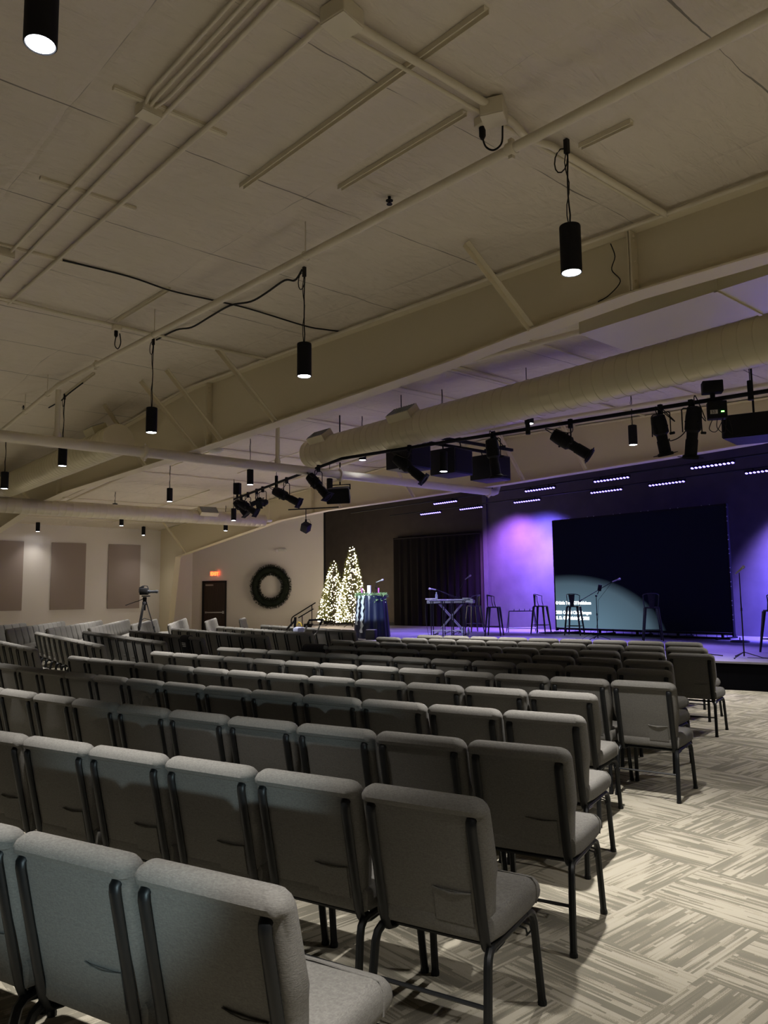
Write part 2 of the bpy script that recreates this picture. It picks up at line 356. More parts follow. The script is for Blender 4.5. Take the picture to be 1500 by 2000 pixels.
# ================================================================ ROOM SHELL
bm = nb(); box(bm, (-12.6, 7.5, -0.05), (34, 24.5, 0.1)); struct(obj('floor', bm, 'carpet', smooth=False), 'floor of striped beige carpet tiles laid in quarter turns', 'floor')
def roof(y0, y1, m, name, lab):
    bm = nb(); xs = (-29.3, -11.7, 4.0)
    prism(bm, [(xs[0], y0, cz(xs[0])), (xs[1], y0, cz(xs[1])), (xs[2], y0, cz(xs[2])), (xs[2], y0, cz(xs[2]) + .12), (xs[1], y0, cz(xs[1]) + .12), (xs[0], y0, cz(xs[0]) + .12)], (0, y1 - y0, 0))
    return struct(obj(name, bm, m, smooth=False), lab, 'ceiling')
roof(-4.5, 13.08, 'ceil', 'ceiling', 'taupe painted insulation ceiling with shallow ridge')
bm = nb(); box(bm, (-12.65, 16.34, 5.22), (33.3, 6.52, .10)); struct(obj('ceiling', bm, 'black_ceil', smooth=False), 'black painted ceiling over the stage', 'ceiling')
LW = -29.2
bm = nb(); prism(bm, [(LW, -4.5, 0), (LW, 14.45, 0), (LW - .15, 14.45, 0), (LW - .15, -4.5, 0)], (0, 0, 4.28)); prism(bm, [(LW, 13.09, 4.28), (LW, 14.45, 4.28), (LW - .15, 14.45, 4.28), (LW - .15, 13.09, 4.28)], (0, 0, .89)); struct(obj('wall_left', bm, 'wall', smooth=False), 'grey white left wall behind three acoustic panels', 'wall')
TH = R(36); A0 = Vector((LW, 14.45, 0)); AD = Vector((math.cos(TH), math.sin(TH), 0)); AN = Vector((math.sin(TH), -math.cos(TH), 0))   # AN faces the room
LA = 5.72
def wpt(s, z, off=0.0): return A0 + AD * s + AN * off + Vector((0, 0, z))
bm = nb(); prism(bm, [wpt(0, 0), wpt(LA, 0), wpt(LA, 0, -.15), wpt(0, 0, -.15)], (0, 0, 5.17)); struct(obj('wall_back', bm, 'wall', smooth=False), 'white angled wall with the wreath and door', 'wall')
B0 = wpt(LA, 0); B1 = Vector((-17.2, 19.07, 0)); BD = (B1 - B0).normalized(); BN = Vector((BD.y, -BD.x, 0))
bm = nb(); prism(bm, [B0, B1, B1 - BN * .15, B0 - BN * .15], (0, 0, 5.17)); struct(obj('wall_stage_left', bm, 'dark_wall', smooth=False), 'dark brown stage wall behind the trees', 'wall')
bm = nb(); prism(bm, [(-17.2, 19.07, 0), (4, 19.07, 0), (4, 19.22, 0), (-17.2, 19.22, 0)], (0, 0, 5.17)); struct(obj('wall_stage', bm, 'wing_wall', smooth=False), 'stage wall washed in purple light', 'wall')
bm = nb(); prism(bm, [B0 + AN * .03 - AD * .02, B0 + AN * .03 + AD * .06, B0 - AN * .05 + AD * .06, B0 - AN * .05 - AD * .02], (0, 0, 5.15)); struct(obj('trim_1', bm, 'black', smooth=False), 'black vertical trim where white wall meets stage wall', 'trim')
bm = nb(); q = B0 + BD * 7.5 + BN * .02; prism(bm, [q - BD * .04, q + BD * .12, q + BD * .12 + BN * .06, q - BD * .04 + BN * .06], (0, 0, 5.15)); struct(obj('trim_2', bm, 'wing_wall', smooth=False), 'narrow grey upright strip beside the black curtain', 'trim')
# black drywall box around nothing else: low base along stage walls
bm = nb(); prism(bm, [B0 + BN * .02, B1 + BN * .02, B1 + BN * .05, B0 + BN * .05], (0, 0, .56)); struct(obj('baseboard_stage', bm, 'black', smooth=False), 'black baseboard along the stage wall', 'baseboard')

# door in the angled wall
def wall_box(bm, s0, s1, z0, z1, o0, o1):
    prism(bm, [wpt(s0, z0, o0), wpt(s1, z0, o0), wpt(s1, z0, o1), wpt(s0, z0, o1)], (0, 0, z1 - z0))
dr = thing('door_1', 'dark wood door with push bar under the exit sign', 'door'); dr['kind'] = 'structure'
s0 = 0.475; s1 = 1.545
bm = nb(); wall_box(bm, s0, s0 + .09, 0, 2.2, .0, .05); wall_box(bm, s1 - .05, s1, 0, 2.2, .0, .05); wall_box(bm, s0 + .09, s1 - .05, 2.13, 2.2, .0, .05); obj('door_frame', bm, 'doorframe', dr, False)
bm = nb(); wall_box(bm, s0 + .09, s1 - .05, 0.01, 2.13, .005, .03); obj('door_leaf', bm, 'wood', dr, False)
bm = nb(); wall_box(bm, s0 + .16, s1 - .09, .90, .945, .05, .085); wall_box(bm, s0 + .16, s0 + .22, .885, .96, .03, .09); wall_box(bm, s1 - .15, s1 - .09, .87, .975, .03, .09); obj('push_bar', bm, 'chrome', dr, False)
bm = nb(); wall_box(bm, s0 + .17, s0 + .50, 2.0, 2.06, .03, .09); obj('door_closer', bm, 'chrome', dr, False)
# exit sign
ex = thing('exit_sign', 'lit red exit sign on the white wall above the dark door', 'sign', wpt(.98, 2.50))
EX = ex.matrix_basis.inverted() if False else None
def wloc(s, z, off): return wpt(s, z, off) - wpt(.98, 2.50)
bm = nb(); a = [wloc(.825, 2.39, 0.02), wloc(1.13, 2.39, 0.02), wloc(1.13, 2.39, 0.07), wloc(.825, 2.39, 0.07)]; prism(bm, a, (0, 0, .21)); obj('housing', bm, 'exitface', ex, False)
bm = nb(); a = [wloc(.92, 2.36, 0.0), wloc(1.03, 2.36, 0.0), wloc(1.03, 2.36, 0.05), wloc(.92, 2.36, 0.05)]; prism(bm, a, (0, 0, .3)); obj('mount', bm, 'white', ex, False)
text_mesh('EXIT', .175, 'letters', 'exit', ex, .004, wloc(.85, 2.435, .074), (R(90), 0, TH), 'LEFT', .010)
l = bpy.data.lights.new('exit_glow', 'POINT'); l.energy = .12; l.color = (1, .08, .03); l.shadow_soft_size = .1; o = bpy.data.objects.new('exit_glow', l); C.objects.link(o); o.location = wpt(.98, 2.32, .2)

# acoustic panels
for i, (y0, y1, lab) in enumerate(((7.25 - .62, 7.25 + .62, 'mauve fabric acoustic panel at the left edge of the photo'), (8.84, 10.08, 'mauve fabric acoustic panel in the middle of the left wall'), (10.94, 12.2, 'mauve fabric acoustic panel behind the camera tripod'))):
    if i == 0: y0, y1 = 6.66, 7.88
    t = thing('acoustic_panel', lab, 'panel', (LW + .036, (y0 + y1) / 2, 2.38), 0, 'acoustic panels on the left wall')
    bm = nb(); box(bm, (0, 0, 0), (.05, y1 - y0, 2.46), bev=.012); obj('fabric_face', bm, 'panel', t)
    bm = nb(); box(bm, (-.027, 0, 0), (.01, y1 - y0 - .06, 2.4)); obj('backing', bm, 'black', t, False)

# ---------------------------------------------------------------- roof beams
BOT = [(4, 3.98), (-2.26, 4.07), (-3.39, 4.12), (-4.4, 4.10), (-5.56, 4.05), (-7.1, 4.03), (-11, 4.0), (-14.2, 4.0), (-17.9, 4.02), (-20.35, 3.93), (-27.6, 3.12), (-28.25, 0.0)]
def zb(x):
    for (a, za), (b, zb_) in zip(BOT, BOT[1:]):
        if b <= x <= a: return za + (zb_ - za) * (a - x) / (a - b)
    return 4.0
def beam(Y, lab, braces, stiff):
    t = thing('roof_beam', lab, 'beam', (0, Y, 0), 0, 'tapered steel roof beams')
    bm = nb(); top = [(-29.19, 0), (-29.19, cz(-29.19) - .03), (-11.7, cz(-11.7) - .03), (4, cz(4) - .03)]
    prism(bm, [(x, -.006, z) for x, z in BOT + top], (0, .012, 0)); obj('web', bm, 'steel', t, False)
    bm = nb()
    for (a, za), (b, zb_) in zip(BOT, BOT[1:]):
        d = Vector((b - a, 0, zb_ - za)).normalized(); n = Vector((d.z, 0, -d.x)) * .016
        if a <= -27: n = -n if n.x < 0 else n
        prism(bm, [(a, -.11, za), (b, -.11, zb_), (b, .11, zb_), (a, .11, za)], n if n.z <= 0 or a <= -27 else -n)
    obj('bottom_flange', bm, 'steel', t, False)
    bm = nb()
    for a, b in ((4, -11.7), (-11.7, -29.19)):
        prism(bm, [(a, -.11, cz(a) - .035), (b, -.11, cz(b) - .035), (b, .11, cz(b) - .035), (a, .11, cz(a) - .035)], (0, 0, .018))
    obj('top_flange', bm, 'steel', t, False)
    for x in stiff:
        bm = nb(); z0 = zb(x) + .005; z1 = cz(x) - .04
        box(bm, (x, -.06, (z0 + z1) / 2), (.016, .10, z1 - z0)); box(bm, (x - .025, -.06, (z0 + z1) / 2), (.014, .10, z1 - z0))
        for k in (.08, .16, .5, .84, .92): lathe(bm, [(.012, -.02), (.012, .012), (.006, .016)], 6, (x + .01, -.07, z0 + (z1 - z0) * k), (0, R(90), 0))
        obj('stiffener', bm, 'steel', t, False)
    for x0, x1 in braces:
        bm = nb(); p0 = Vector((x0, -.92, cz(x0) - .02)); p1 = Vector((x1, -.09, zb(x1) + .01)); d = (p1 - p0)
        L = d.length; ang = math.atan2(-d.y, d.z)
        e = d.normalized(); sx = Vector((1, 0, 0)); sx = (sx - e * sx.dot(e)).normalized(); sy = e.cross(sx)
        for ux, uy, w, h in ((0, 0, .055, .006), (-.0275, .0275, .006, .055)):
            c0 = p0 + sx * ux + sy * uy
            prism(bm, [c0 - sx * w / 2 - sy * h / 2, c0 + sx * w / 2 - sy * h / 2, c0 + sx * w / 2 + sy * h / 2, c0 - sx * w / 2 + sy * h / 2], d)
        obj('brace', bm, 'steel', t, False)
    return t
beam(5.78, 'deep tan steel roof beam crossing the room in the foreground', [(-4.5, -4.45), (-9.15, -8.98), (-10.75, -10.55), (-11.72, -11.4), (-13.3, -13.45), (-20.0, -20.2)], [-3.37, -11.05, -18.5])
beam(13.05, 'tan steel roof beam with knee and column at the stage edge', [(-10.5, -10.5), (-8.9, -8.9), (-14.0, -14.0), (-17.0, -17.0), (-26.9, -26.7)], [-3.37, -11.05, -18.5])

# ---------------------------------------------------------------- pipes, conduits, ducts
def pipe(name, lab, cat, pts, r, m='pipe', n=10, group=None, coup=(), par=None):
    t = thing(name, lab, cat, pts[0], 0, group); p0 = Vector(pts[0])
    bm = nb(); q = [Vector(p) - p0 for p in pts]
    tube(bm, curvy(q) if m == 'rubber' else q, r, n); obj('tube', bm, m, t)
    for c in coup:
        bm = nb(); c0 = Vector(c) - p0; d = (Vector(pts[1]) - p0).normalized() * .035
        tube(bm, [c0 - d, c0 - d * .6, c0 + d * .6, c0 + d], [r * 1.15, r * 1.35, r * 1.35, r * 1.15], n); 
        for s in (-1, 1): box(bm, c0 + Vector((0, 0, s * r * 1.5)), (.03, .03, .03))
        obj('coupling', bm, m, t)
    return t
t = pipe('sprinkler_pipe', 'thick tan sprinkler main running towards the stage with an elbow end', 'pipe', [(-11.75, -2, 3.905), (-11.75, 13.35, 3.905), (-11.75, 13.45, 3.935), (-11.75, 13.5, 4.05), (-11.75, 13.5, 4.6)], .084, coup=[(-11.75, 8.9, 3.905), (-11.75, 13.2, 3.905), (-11.75, 4.95, 3.905)], n=14)
for y in (3.58, 7.47):
    bm = nb(); tube(bm, [(0, y + 2, .0), (0, y + 2, .80 if y < 4 else .75)], .04, 10); lathe(bm, [(.055, 0), (.06, .04), (.045, .1)], 10, (0, y + 2, .07)); obj('riser', bm, 'pipe', t)
def roofline(xa, xb, y, off): return [(xa, y, cz(xa) - off), (-11.7, y, cz(-11.7) - off), (xb, y, cz(xb) - off)]
t = pipe('sprinkler_pipe', 'tan sprinkler branch pipe crossing the whole photo under the near ceiling', 'pipe', roofline(1.5, -24, 3.58, .31), .034, coup=[(-2.92, 3.58, cz(-2.92) - .31), (-10.2, 3.58, cz(-10.2) - .31)])
for x in (-5.2, -8.3, -12.3, -13.5):
    bm = nb(); p = Vector((x, 3.58, cz(x) - .31)) - t.location; tube(bm, [p + Vector((0, 0, .33)), p + Vector((0, 0, .03))], .005, 6); tube(bm, [p + Vector((0, .042 * math.cos(a), .042 * math.sin(a))) for a in [k * PI / 6 for k in range(12)]], .004, 5, True); obj('hanger', bm, 'pipe', t)
pipe('sprinkler_pipe', 'tan sprinkler branch pipe seen above the big round duct', 'pipe', roofline(1.5, -24, 7.2, .24), .034)
pipe('sprinkler_pipe', 'tan sprinkler branch pipe behind the black lighting pipe', 'pipe', roofline(1.5, -24, 11.0, .28), .034)
g = 'tan conduits strapped to the near ceiling'
pipe('conduit', 'tan conduit nearest the top left lamp among the parallel ceiling runs', 'conduit', [(-9.1, 1.82, cz(-9.1) - .03), (-4.55, 1.86, cz(-4.55) - .03)], .014, group=g)
for k, (y, lab) in enumerate(((1.80, 'upper thin tan conduit of three leaving the small ceiling box'), (1.855, 'middle thin tan conduit of three leaving the small ceiling box'), (1.91, 'lower thin tan conduit of three leaving the small ceiling box'))):
    pipe('conduit', lab, 'conduit', [(-4.5, 1.86 + (k - 1) * .025, cz(-4.5) - .03), (-4.3, y, cz(-4.3) - .03), (0.5, y, cz(.5) - .03)], .011, group=g)
pipe('conduit', 'tan conduit second from the top left lamp among the ceiling runs', 'conduit', [(-9.1, 1.97, cz(-9.1) - .03), (.5, 1.97, cz(.5) - .03)], .015, group=g)
pipe('conduit', 'tan conduit third from the top left lamp ending at the large ceiling box', 'conduit', [(-9.2, 2.22, cz(-9.2) - .035), (-3.0, 2.25, cz(-3.0) - .035)], .018, group=g)
pipe('conduit', 'thick tan conduit between the two ceiling boxes at top right', 'conduit', [(-2.97, 2.3, cz(-2.97) - .05), (-2.97, 3.42, cz(-2.97) - .05)], .024)
pipe('conduit', 'thick tan conduit bending past the plug box to the near beam', 'conduit', [(-2.97, 3.5, 4.62), (-2.97, 3.68, 4.60), (-3.02, 3.86, 4.60), (-3.02, 3.98, 4.62), (-3.0, 4.1, 4.63), (-3.0, 5.62, 4.63)], .026)
pipe('conduit', 'thin tan conduit beside the thick one between the ceiling boxes', 'conduit', [(-3.08, 1.9, 4.64), (-3.07, 3.4, 4.64), (-3.05, 5.6, 4.64)], .013)
pipe('conduit', 'tan conduit crossing the ceiling left of the far white plug box', 'conduit', [(-9.08, -1, 4.93), (-9.05, 2.2, 4.93), (-9.08, 2.8, 4.92), (-9.1, 3.4, 4.93), (-9.14, 4.6, 4.93), (-9.1, 5.66, 4.93)], .018)
pipe('conduit', 'thin tan conduit running beside the long one at the far plug box', 'conduit', [(-9.16, -1, 4.95), (-9.16, 3.1, 4.94), (-9.2, 5.66, 4.94)], .010)
for x0, y0, y1, lab in ((-5.95, 1.62, 2.38, 'short tan strut under the conduits left of the small ceiling box'), (-4.45, 1.62, 2.40, 'short tan strut under the conduits at the small ceiling box'), (-7.52, 1.55, 2.42, 'short tan strut under the conduits at the left photo edge')):
    bm = nb(); box(bm, (0, 0, 0), (.042, y1 - y0, .022)); box(bm, (0, 0, -.004), (.02, y1 - y0 - .004, .022)); tag(obj('strut', bm, 'pipe', None, False, (x0, (y0 + y1) / 2, cz(x0) - .011)), lab, 'strut', 'conduit struts')
for i, (xa, xb, y, lab) in enumerate(((-4.5, -3.16, 3.42, 'long tan ceiling channel left of the plug box'), (-5.0, -2.45, 2.84, 'long tan ceiling channel crossing above the small sprinkler head'), (-9.0, -7.5, 3.39, 'short tan ceiling channel behind the far plug box'), (-13.2, -11.8, 4.12, 'tan ceiling channel feeding the lamp at far left'), (-2.9, -2.5, 4.3, 'very short tan ceiling channel right of the hanging lamp cord'))):
    bm = nb(); xm = (xa + xb) / 2; L = xb - xa; sl = math.atan(.0486) * (1 if xm > -11.7 else -1)
    box(bm, (0, -.018, 0), (L, .006, .035), (0, sl, 0)); box(bm, (0, .018, 0), (L, .006, .035), (0, sl, 0)); box(bm, (0, 0, .015), (L, .04, .006), (0, sl, 0))
    tag(obj('ceiling_channel', bm, 'pipe', None, False, (xm, y, cz(xm) - .02)), lab, 'channel', 'ceiling channels')
def jbox(loc, s, lab, rz=0):
    t = thing('junction_box', lab, 'box', loc, rz); bm = nb(); box(bm, (0, 0, 0), s, bev=.008); obj('body', bm, 'pipe', t, False)
    bm = nb(); box(bm, (0, 0, -s[2] / 2 - .003), (s[0] * .96, s[1] * .96, .005)); obj('cover', bm, 'pipe', t, False); return t
jbox((-2.97, 2.28, 4.62), (.17, .17, .10), 'tan square ceiling box at the top edge of the photo', .2)
jbox((-2.97, 3.48, 4.60), (.15, .15, .11), 'tan ceiling box where a thick conduit begins to bend', .5)
jbox((-4.5, 1.87, cz(-4.5) - .04), (.11, .14, .07), 'small tan box where one conduit becomes three', .1)
jbox((-7.66, 1.80, cz(-7.66) - .05), (.16, .14, .08), 'tan ceiling box cut by the left photo edge')
def plug(loc, lab, loop):
    t = thing('ceiling_outlet', lab, 'outlet', loc); bm = nb(); box(bm, (0, 0, .0), (.11, .09, .06), bev=.006); obj('box', bm, 'pipe', t, False)
    bm = nb(); lathe(bm, [(.022, 0), (.022, -.06), (.012, -.08)], 10, (-.02, 0, -.03)); obj('plug', bm, 'rubber', t)
    bm = nb(); tube(bm, curvy(loop), .0065, 6); obj('cord', bm, 'rubber', t)
plug((-3.12, 3.56, 4.64), 'tan ceiling outlet with a looped black cord near the top right', [(-.02, 0, -.10), (-.01, .02, -.16), (.03, .05, -.19), (.08, .07, -.16), (.10, .06, -.08), (.12, .04, -.02)])
plug((-9.05, 3.42, 4.88), 'tan outlet box with black plug loop between the near conduits', [(-.02, 0, -.10), (-.05, .0, -.2), (.0, .02, -.26), (.06, .03, -.2), (.05, .02, -.08)])
pipe('cable', 'thin black cable running across the middle of the near ceiling', 'cable', [(-7.5, 2.28, 4.88), (-7.47, 2.93, 4.88), (-7.5, 3.4, 4.86), (-7.51, 3.88, 4.88), (-7.48, 4.35, 4.88), (-7.5, 5.15, 4.86), (-7.5, 5.45, 4.88), (-7.4, 5.68, 4.87)], .009, 'rubber', 6)
pipe('cable', 'black cable linking two hanging lamps across the near ceiling', 'cable', [(-6.06, 4.13, 4.80), (-6.2, 4.14, 4.74), (-6.41, 4.15, 4.81), (-6.83, 4.19, 4.82), (-7.1, 4.16, 4.80), (-7.5, 4.13, 4.87), (-7.98, 4.13, 4.88), (-8.4, 4.1, 4.86), (-8.79, 4.08, 4.93), (-9.39, 4.08, 4.96)], .011, 'rubber', 6)
pipe('cable', 'black cable from a far left lamp to the ceiling channel', 'cable', [(-12.3, 4.12, 5.03), (-12.9, 4.1, 4.98), (-13.3, 4.1, 4.94), (-13.9, 4.08, 4.93)], .011, 'rubber', 6)
pipe('cable', 'thin tan wire hanging over the near beam web', 'cable', [(-3.55, 5.66, 4.60), (-3.55, 5.72, 4.5), (-3.6, 5.74, 4.4), (-3.52, 5.74, 4.27), (-3.63, 5.72, 4.17), (-3.7, 5.66, 4.12)], .005, 'rubber', 6)
pipe('conduit', 'tan conduit running along the top edge of the near beam', 'conduit', [(2.5, 5.60, cz(2.5) - .05), (-11.7, 5.60, 5.05), (-24, 5.60, cz(-24) - .05)], .02)
k = 0
for x, y0, y1, r in ((-7.55, 6.0, 12.9, .02), (-7.72, 6.0, 10.5, .012), (-6.0, 6.0, 12.9, .014), (-9.1, 6.0, 12.9, .016), (-12.2, 6.0, 12.9, .018), (-13.8, 6.0, 12.9, .014), (-15.3, 6.0, 12.9, .018), (-16.9, 6.0, 11.5, .014), (-18.5, 6.0, 12.9, .018), (-23.1, 6.0, 12.9, .016), (-25.4, 3.0, 12.9, .016), (-27.0, 3.0, 12.9, .014)):
    pipe('conduit', 'tan conduit, %s from the right of those on the ceiling between the beams' % ORD[k], 'conduit', [(x, y0, cz(x) - .03), (x, y1, cz(x) - .03)], r, 'pipe', 6, 'tan conduits between the beams'); k += 1
k = 0
for xa, xb, y, r in ((-8.0, -5.0, 6.6, .015), (-17.5, -10.5, 8.05, .015), (-17.5, -13.0, 9.9, .012), (-26.5, -18.0, 7.3, .015), (-15.0, -9.5, 12.1, .015), (-27.5, -20.0, 10.4, .014)):
    pipe('ceiling_channel', 'tan cross channel, %s nearest of those on the ceiling between the beams' % ORD[k], 'channel', [(xa, y, cz(xa) - .05), (xb, y, cz(xb) - .05)], r, 'pipe', 6, 'cross channels between the beams'); k += 1
# small sprinkler heads
for x, y, off, lab in ((-4.37, 3.82, 0, 'small dark sprinkler head on the ceiling above the long branch pipe'), (-14.2, 3.74, 0, 'small dark sprinkler head at the far left of the near ceiling')):
    bm = nb(); lathe(bm, [(.012, 0), (.012, -.03), (.03, -.032), (.03, -.036), (.008, -.04), (.008, -.06), (.024, -.062), (.024, -.066)], 10); tag(obj('fire_sprinkler', bm, 'rubber', None, True, (x, y, cz(x))), lab, 'sprinkler', 'ceiling sprinkler heads')

def duct(axis, a, b, oc, z, r, name_lab, regs, n=36, bead=.0045):
    t = thing('round_duct', name_lab, 'duct', (a, oc, z) if axis == 'x' else (oc, a, z))
    L = b - a; N = max(2, int(abs(L) / .045)); bm = nb(); pts = []; rad = []
    P = lambda s: (s, 0, 0) if axis == 'x' else (0, s, 0)
    # spiral seams: a small raised bead every 0.17 m
    s = 0.0; sg = 1 if L > 0 else -1
    while s < abs(L):
        for ds, rr in ((0, r), (.150, r), (.152, r + bead), (.160, r + bead), (.162, r)): 
            if s + ds < abs(L): pts.append(P(sg * (s + ds))); rad.append(rr)
        s += .17
    pts.append(P(L)); rad.append(r)
    tube(bm, pts, rad, n, caps=False); obj('shell', bm, 'duct', t)
    bm = nb(); tube(bm, [P(-sg * .012), P(sg * .012)], r + .002, n); obj('end_cap', bm, 'steel', t)
    if axis == 'y': 
        bm = nb(); tube(bm, [P(L - sg * .012), P(L + sg * .012)], r + .002, n); obj('end_cap', bm, 'duct', t)
    for s, ang, ln in regs:
        bm = nb(); 
        e = Euler((ang, 0, 0)).to_matrix() if axis == 'x' else Euler((0, ang, 0)).to_matrix()
        # outlet box stands out radially with an angled grille on its outer face
        h = r + .10
        lx = ln; ly = .26
        q = lambda x, y, z: e @ (Vector((x, y, z)) if axis == 'x' else Vector((y, x, z))) + Vector(P(s))
        b0 = [q(-lx / 2, -ly / 2, r * .85), q(lx / 2, -ly / 2, r * .85), q(lx / 2, ly / 2, r * .85), q(-lx / 2, ly / 2, r * .85)]
        b1 = [q(-lx / 2, -ly / 2, h), q(lx / 2, -ly / 2, h), q(lx / 2, ly / 2, h), q(-lx / 2, ly / 2, h)]
        v0 = [bm.verts.new(p) for p in b0]; v1 = [bm.verts.new(p) for p in b1]
        for k in range(4): bm.faces.new((v0[k], v0[(k + 1) % 4], v1[(k + 1) % 4], v1[k]))
        bm.faces.new(v0[::-1]); bm.faces.new(v1); rg = obj('register', bm, 'duct', t, False)
        bm = nb(); 
        prism(bm, [q(-lx / 2 + .02, -ly / 2 + .02, h + .002), q(lx / 2 - .02, -ly / 2 + .02, h + .002), q(lx / 2 - .02, ly / 2 - .02, h + .002), q(-lx / 2 + .02, ly / 2 - .02, h + .002)], e @ Vector((0, 0, .004)))
        for k in range(9):
            x = -lx / 2 + .03 + (lx - .06) * k / 8
            prism(bm, [q(x, -ly / 2 + .02, h + .004), q(x + .006, -ly / 2 + .02, h + .004), q(x + .006, ly / 2 - .02, h + .004), q(x, ly / 2 - .02, h + .004)], e @ Vector((0, 0, .01)))
        obj('grille', bm, 'grille', rg, False)
    return t
duct('x', -12.15, -1.6, 8.5, 4.32, .273, 'long tan spiral duct hanging between the two roof beams', [(.55, R(38), .5), (2.9, R(38), .55)])
duct('x', -12.75, -21.5, 4.9, 4.27, .27, 'tan spiral duct at the far left ending in a flat cap', [(-.75, R(25), .45)])
duct('y', 11.97, -3.0, -19.6, 3.80, .19, 'lilac tinted round duct running towards the stage at far left', [(-1.9, R(48), .55)], bead=.0015)
bm = nb(); box(bm, (0, 0, 0), (5.06, .84, .34)); t = thing('rectangular_duct', 'boxy tan duct tucked under the near beam at the right', 'duct', (-1.75, 6.62, 4.27)); obj('shell', bm, 'duct', t, False)
for x in (-2.55, -1.1):
    bm = nb(); 
    for y, z, sy, sz in ((-.428, 0, .014, .36), (0, -.178, .87, .014), (.428, 0, .014, .36)): box(bm, (x + 1.75 - .35, y, z), (.03, sy, sz))
    obj('joint_flange', bm, 'duct', t, False)

# ---------------------------------------------------------------- pendants
def make_pendant():
    t = thing('pendant_lamp', '', 'lamp', (0, 0, 0), 0, 'black cylinder pendant lamps')
    bm = nb(); lathe(bm, [(.0, .335), (.055, .335), (.069, .33), (.071, .32), (.071, .004), (.066, .0), (.062, .004), (.060, .02), (.0, .02)], 24, (0, 0, 0)); obj('housing', bm, 'black', t)
    bm = nb(); lathe(bm, [(.0, .0), (.0605, .0), (.0605, .004), (.0, .004)], 24, (0, 0, .004)); obj('lens', bm, 'lens', t)
    return t
pend0 = make_pendant(); usedp = [False]
P_ = [(-3.38, .9, 4.03, 'black pendant lamp large and lit at the top left corner of the photo'),
 (-2.92, 4.17, 3.71, 'black pendant lamp below the outlet box, largest in the right half'),
 (-6.02, 4.13, 3.70, 'black pendant lamp in the photo centre in front of the near beam'),
 (-9.37, 4.03, 3.70, 'black pendant lamp left of centre in front of the steel braces'),
 (-13.12, 4.1, 3.78, 'black pendant lamp in front of the tan far left duct'),
 (-16.1, 3.95, 3.72, 'black pendant lamp cut by the left photo edge'),
 (-6.82, 11.28, 4.0, 'black pendant lamp hanging right of the spotlight with the long barrel'),
 (-14.22, 8.35, 3.95, 'black pendant lamp hanging left of the black lighting pipe'),
 (-17.57, 8.06, 3.90, 'black pendant lamp alone in front of the pale ceiling above the lilac duct'),
 (-21.6, 8.25, 3.93, 'black pendant lamp overlapping the lilac duct at far left'),
 (-25.3, 9.9, 3.98, 'black pendant lamp just below the lilac duct'),
 (-28.7, 8.2, 3.95, 'black pendant lamp farthest left above the acoustic panels'),
 (-28.2, 11.9, 3.93, 'black pendant lamp near the end of the left wall'),
 (-22.5, 12.3, 3.72, 'black pendant lamp under the dark end of the lilac duct'),
 (-18.4, 10.3, 3.62, 'black pendant lamp inside the cluster of small spotlights'),
 (-14.4, 10.6, 3.98, 'black pendant lamp beside the left wedge loudspeaker'),
 (-8.75, 8.75, 3.56, 'black pendant lamp in front of the hanging speaker boxes'),
 (-11.48, 9.25, 4.19, 'black pendant lamp half hidden under the left end of the big duct'),
 (-7.32, 9.2, 4.16, 'black pendant lamp peeking under the middle of the big duct')]
for i, (x, y, z, lab) in enumerate(P_):
    if i == 0: o = pend0; o.location = (x, y, z); o['label'] = lab
    else: o = dup(pend0, (x, y, z), 0, lab)
for i, (x, y, z, lab) in enumerate(P_):
    o = [q for q in S.objects if q.get('label') == lab][0]
    top = cz(x) - z - .02
    bm = nb(); n = 8; pts = [(.008 * math.sin(k * 1.3) * (1 if 0 < k < n else 0), .006 * math.cos(k * 1.7) * (1 if 0 < k < n else 0), .33 + (top - .33) * k / n) for k in range(n + 1)]
    tube(bm, pts, .006, 6); pts2 = [(-p[0] * 1.6, p[1] - .008, p[2]) for p in pts]; tube(bm, pts2, .004, 5)
    if y < 5: 
        tube(bm, [(-.05 + .055 * math.cos(a), 0, top - .12 + .085 * math.sin(a)) for a in [k * PI / 6 for k in range(12)]], .005, 5, True)
        box(bm, (0, 0, top - .04), (.03, .03, .10))
    obj('cord', bm, 'rubber', o)
    w = PEND_W * (.05 if x < -27 or abs(x + 11.48) < .01 else (1.25 if x < -17 else 1))
    spot('pendant_light', (x, y, z - .01), (x, y, 0), w, PEND_C, (108 if x < -17 else PEND_A if y > 2 else 66), PEND_B, .055)

# ================================================================ STAGE
SZ = 0.45
front = [(-24.5, 17.2), (-22.3, 15.6), (-19.6, 13.9), (-17.0, 12.7), (-13.5, 11.75), (-9.5, 11.6), (-6.9, 11.95), (-6.1, 12.13), (-5.3, 12.36), (-3.0, 13.2), (-0.5, 14.6), (3.5, 17.2)]
back = [(3.5, 19.06), (-17.2, 19.06), (-24.4, 17.78)]
st = thing('stage', 'low black stage platform with curved front and purple lit deck', 'stage', (0, 0, 0))
bm = nb(); prism(bm, [(x, y, SZ - .03) for x, y in front + back], (0, 0, .03)); obj('deck', bm, 'stage', st, False)
bm = nb(); prism(bm, [(x, y + (.03 if i < len(front) else -.0), .0) for i, (x, y) in enumerate(front + back)], (0, 0, SZ - .031)); obj('skirt', bm, 'skirt', st, False)

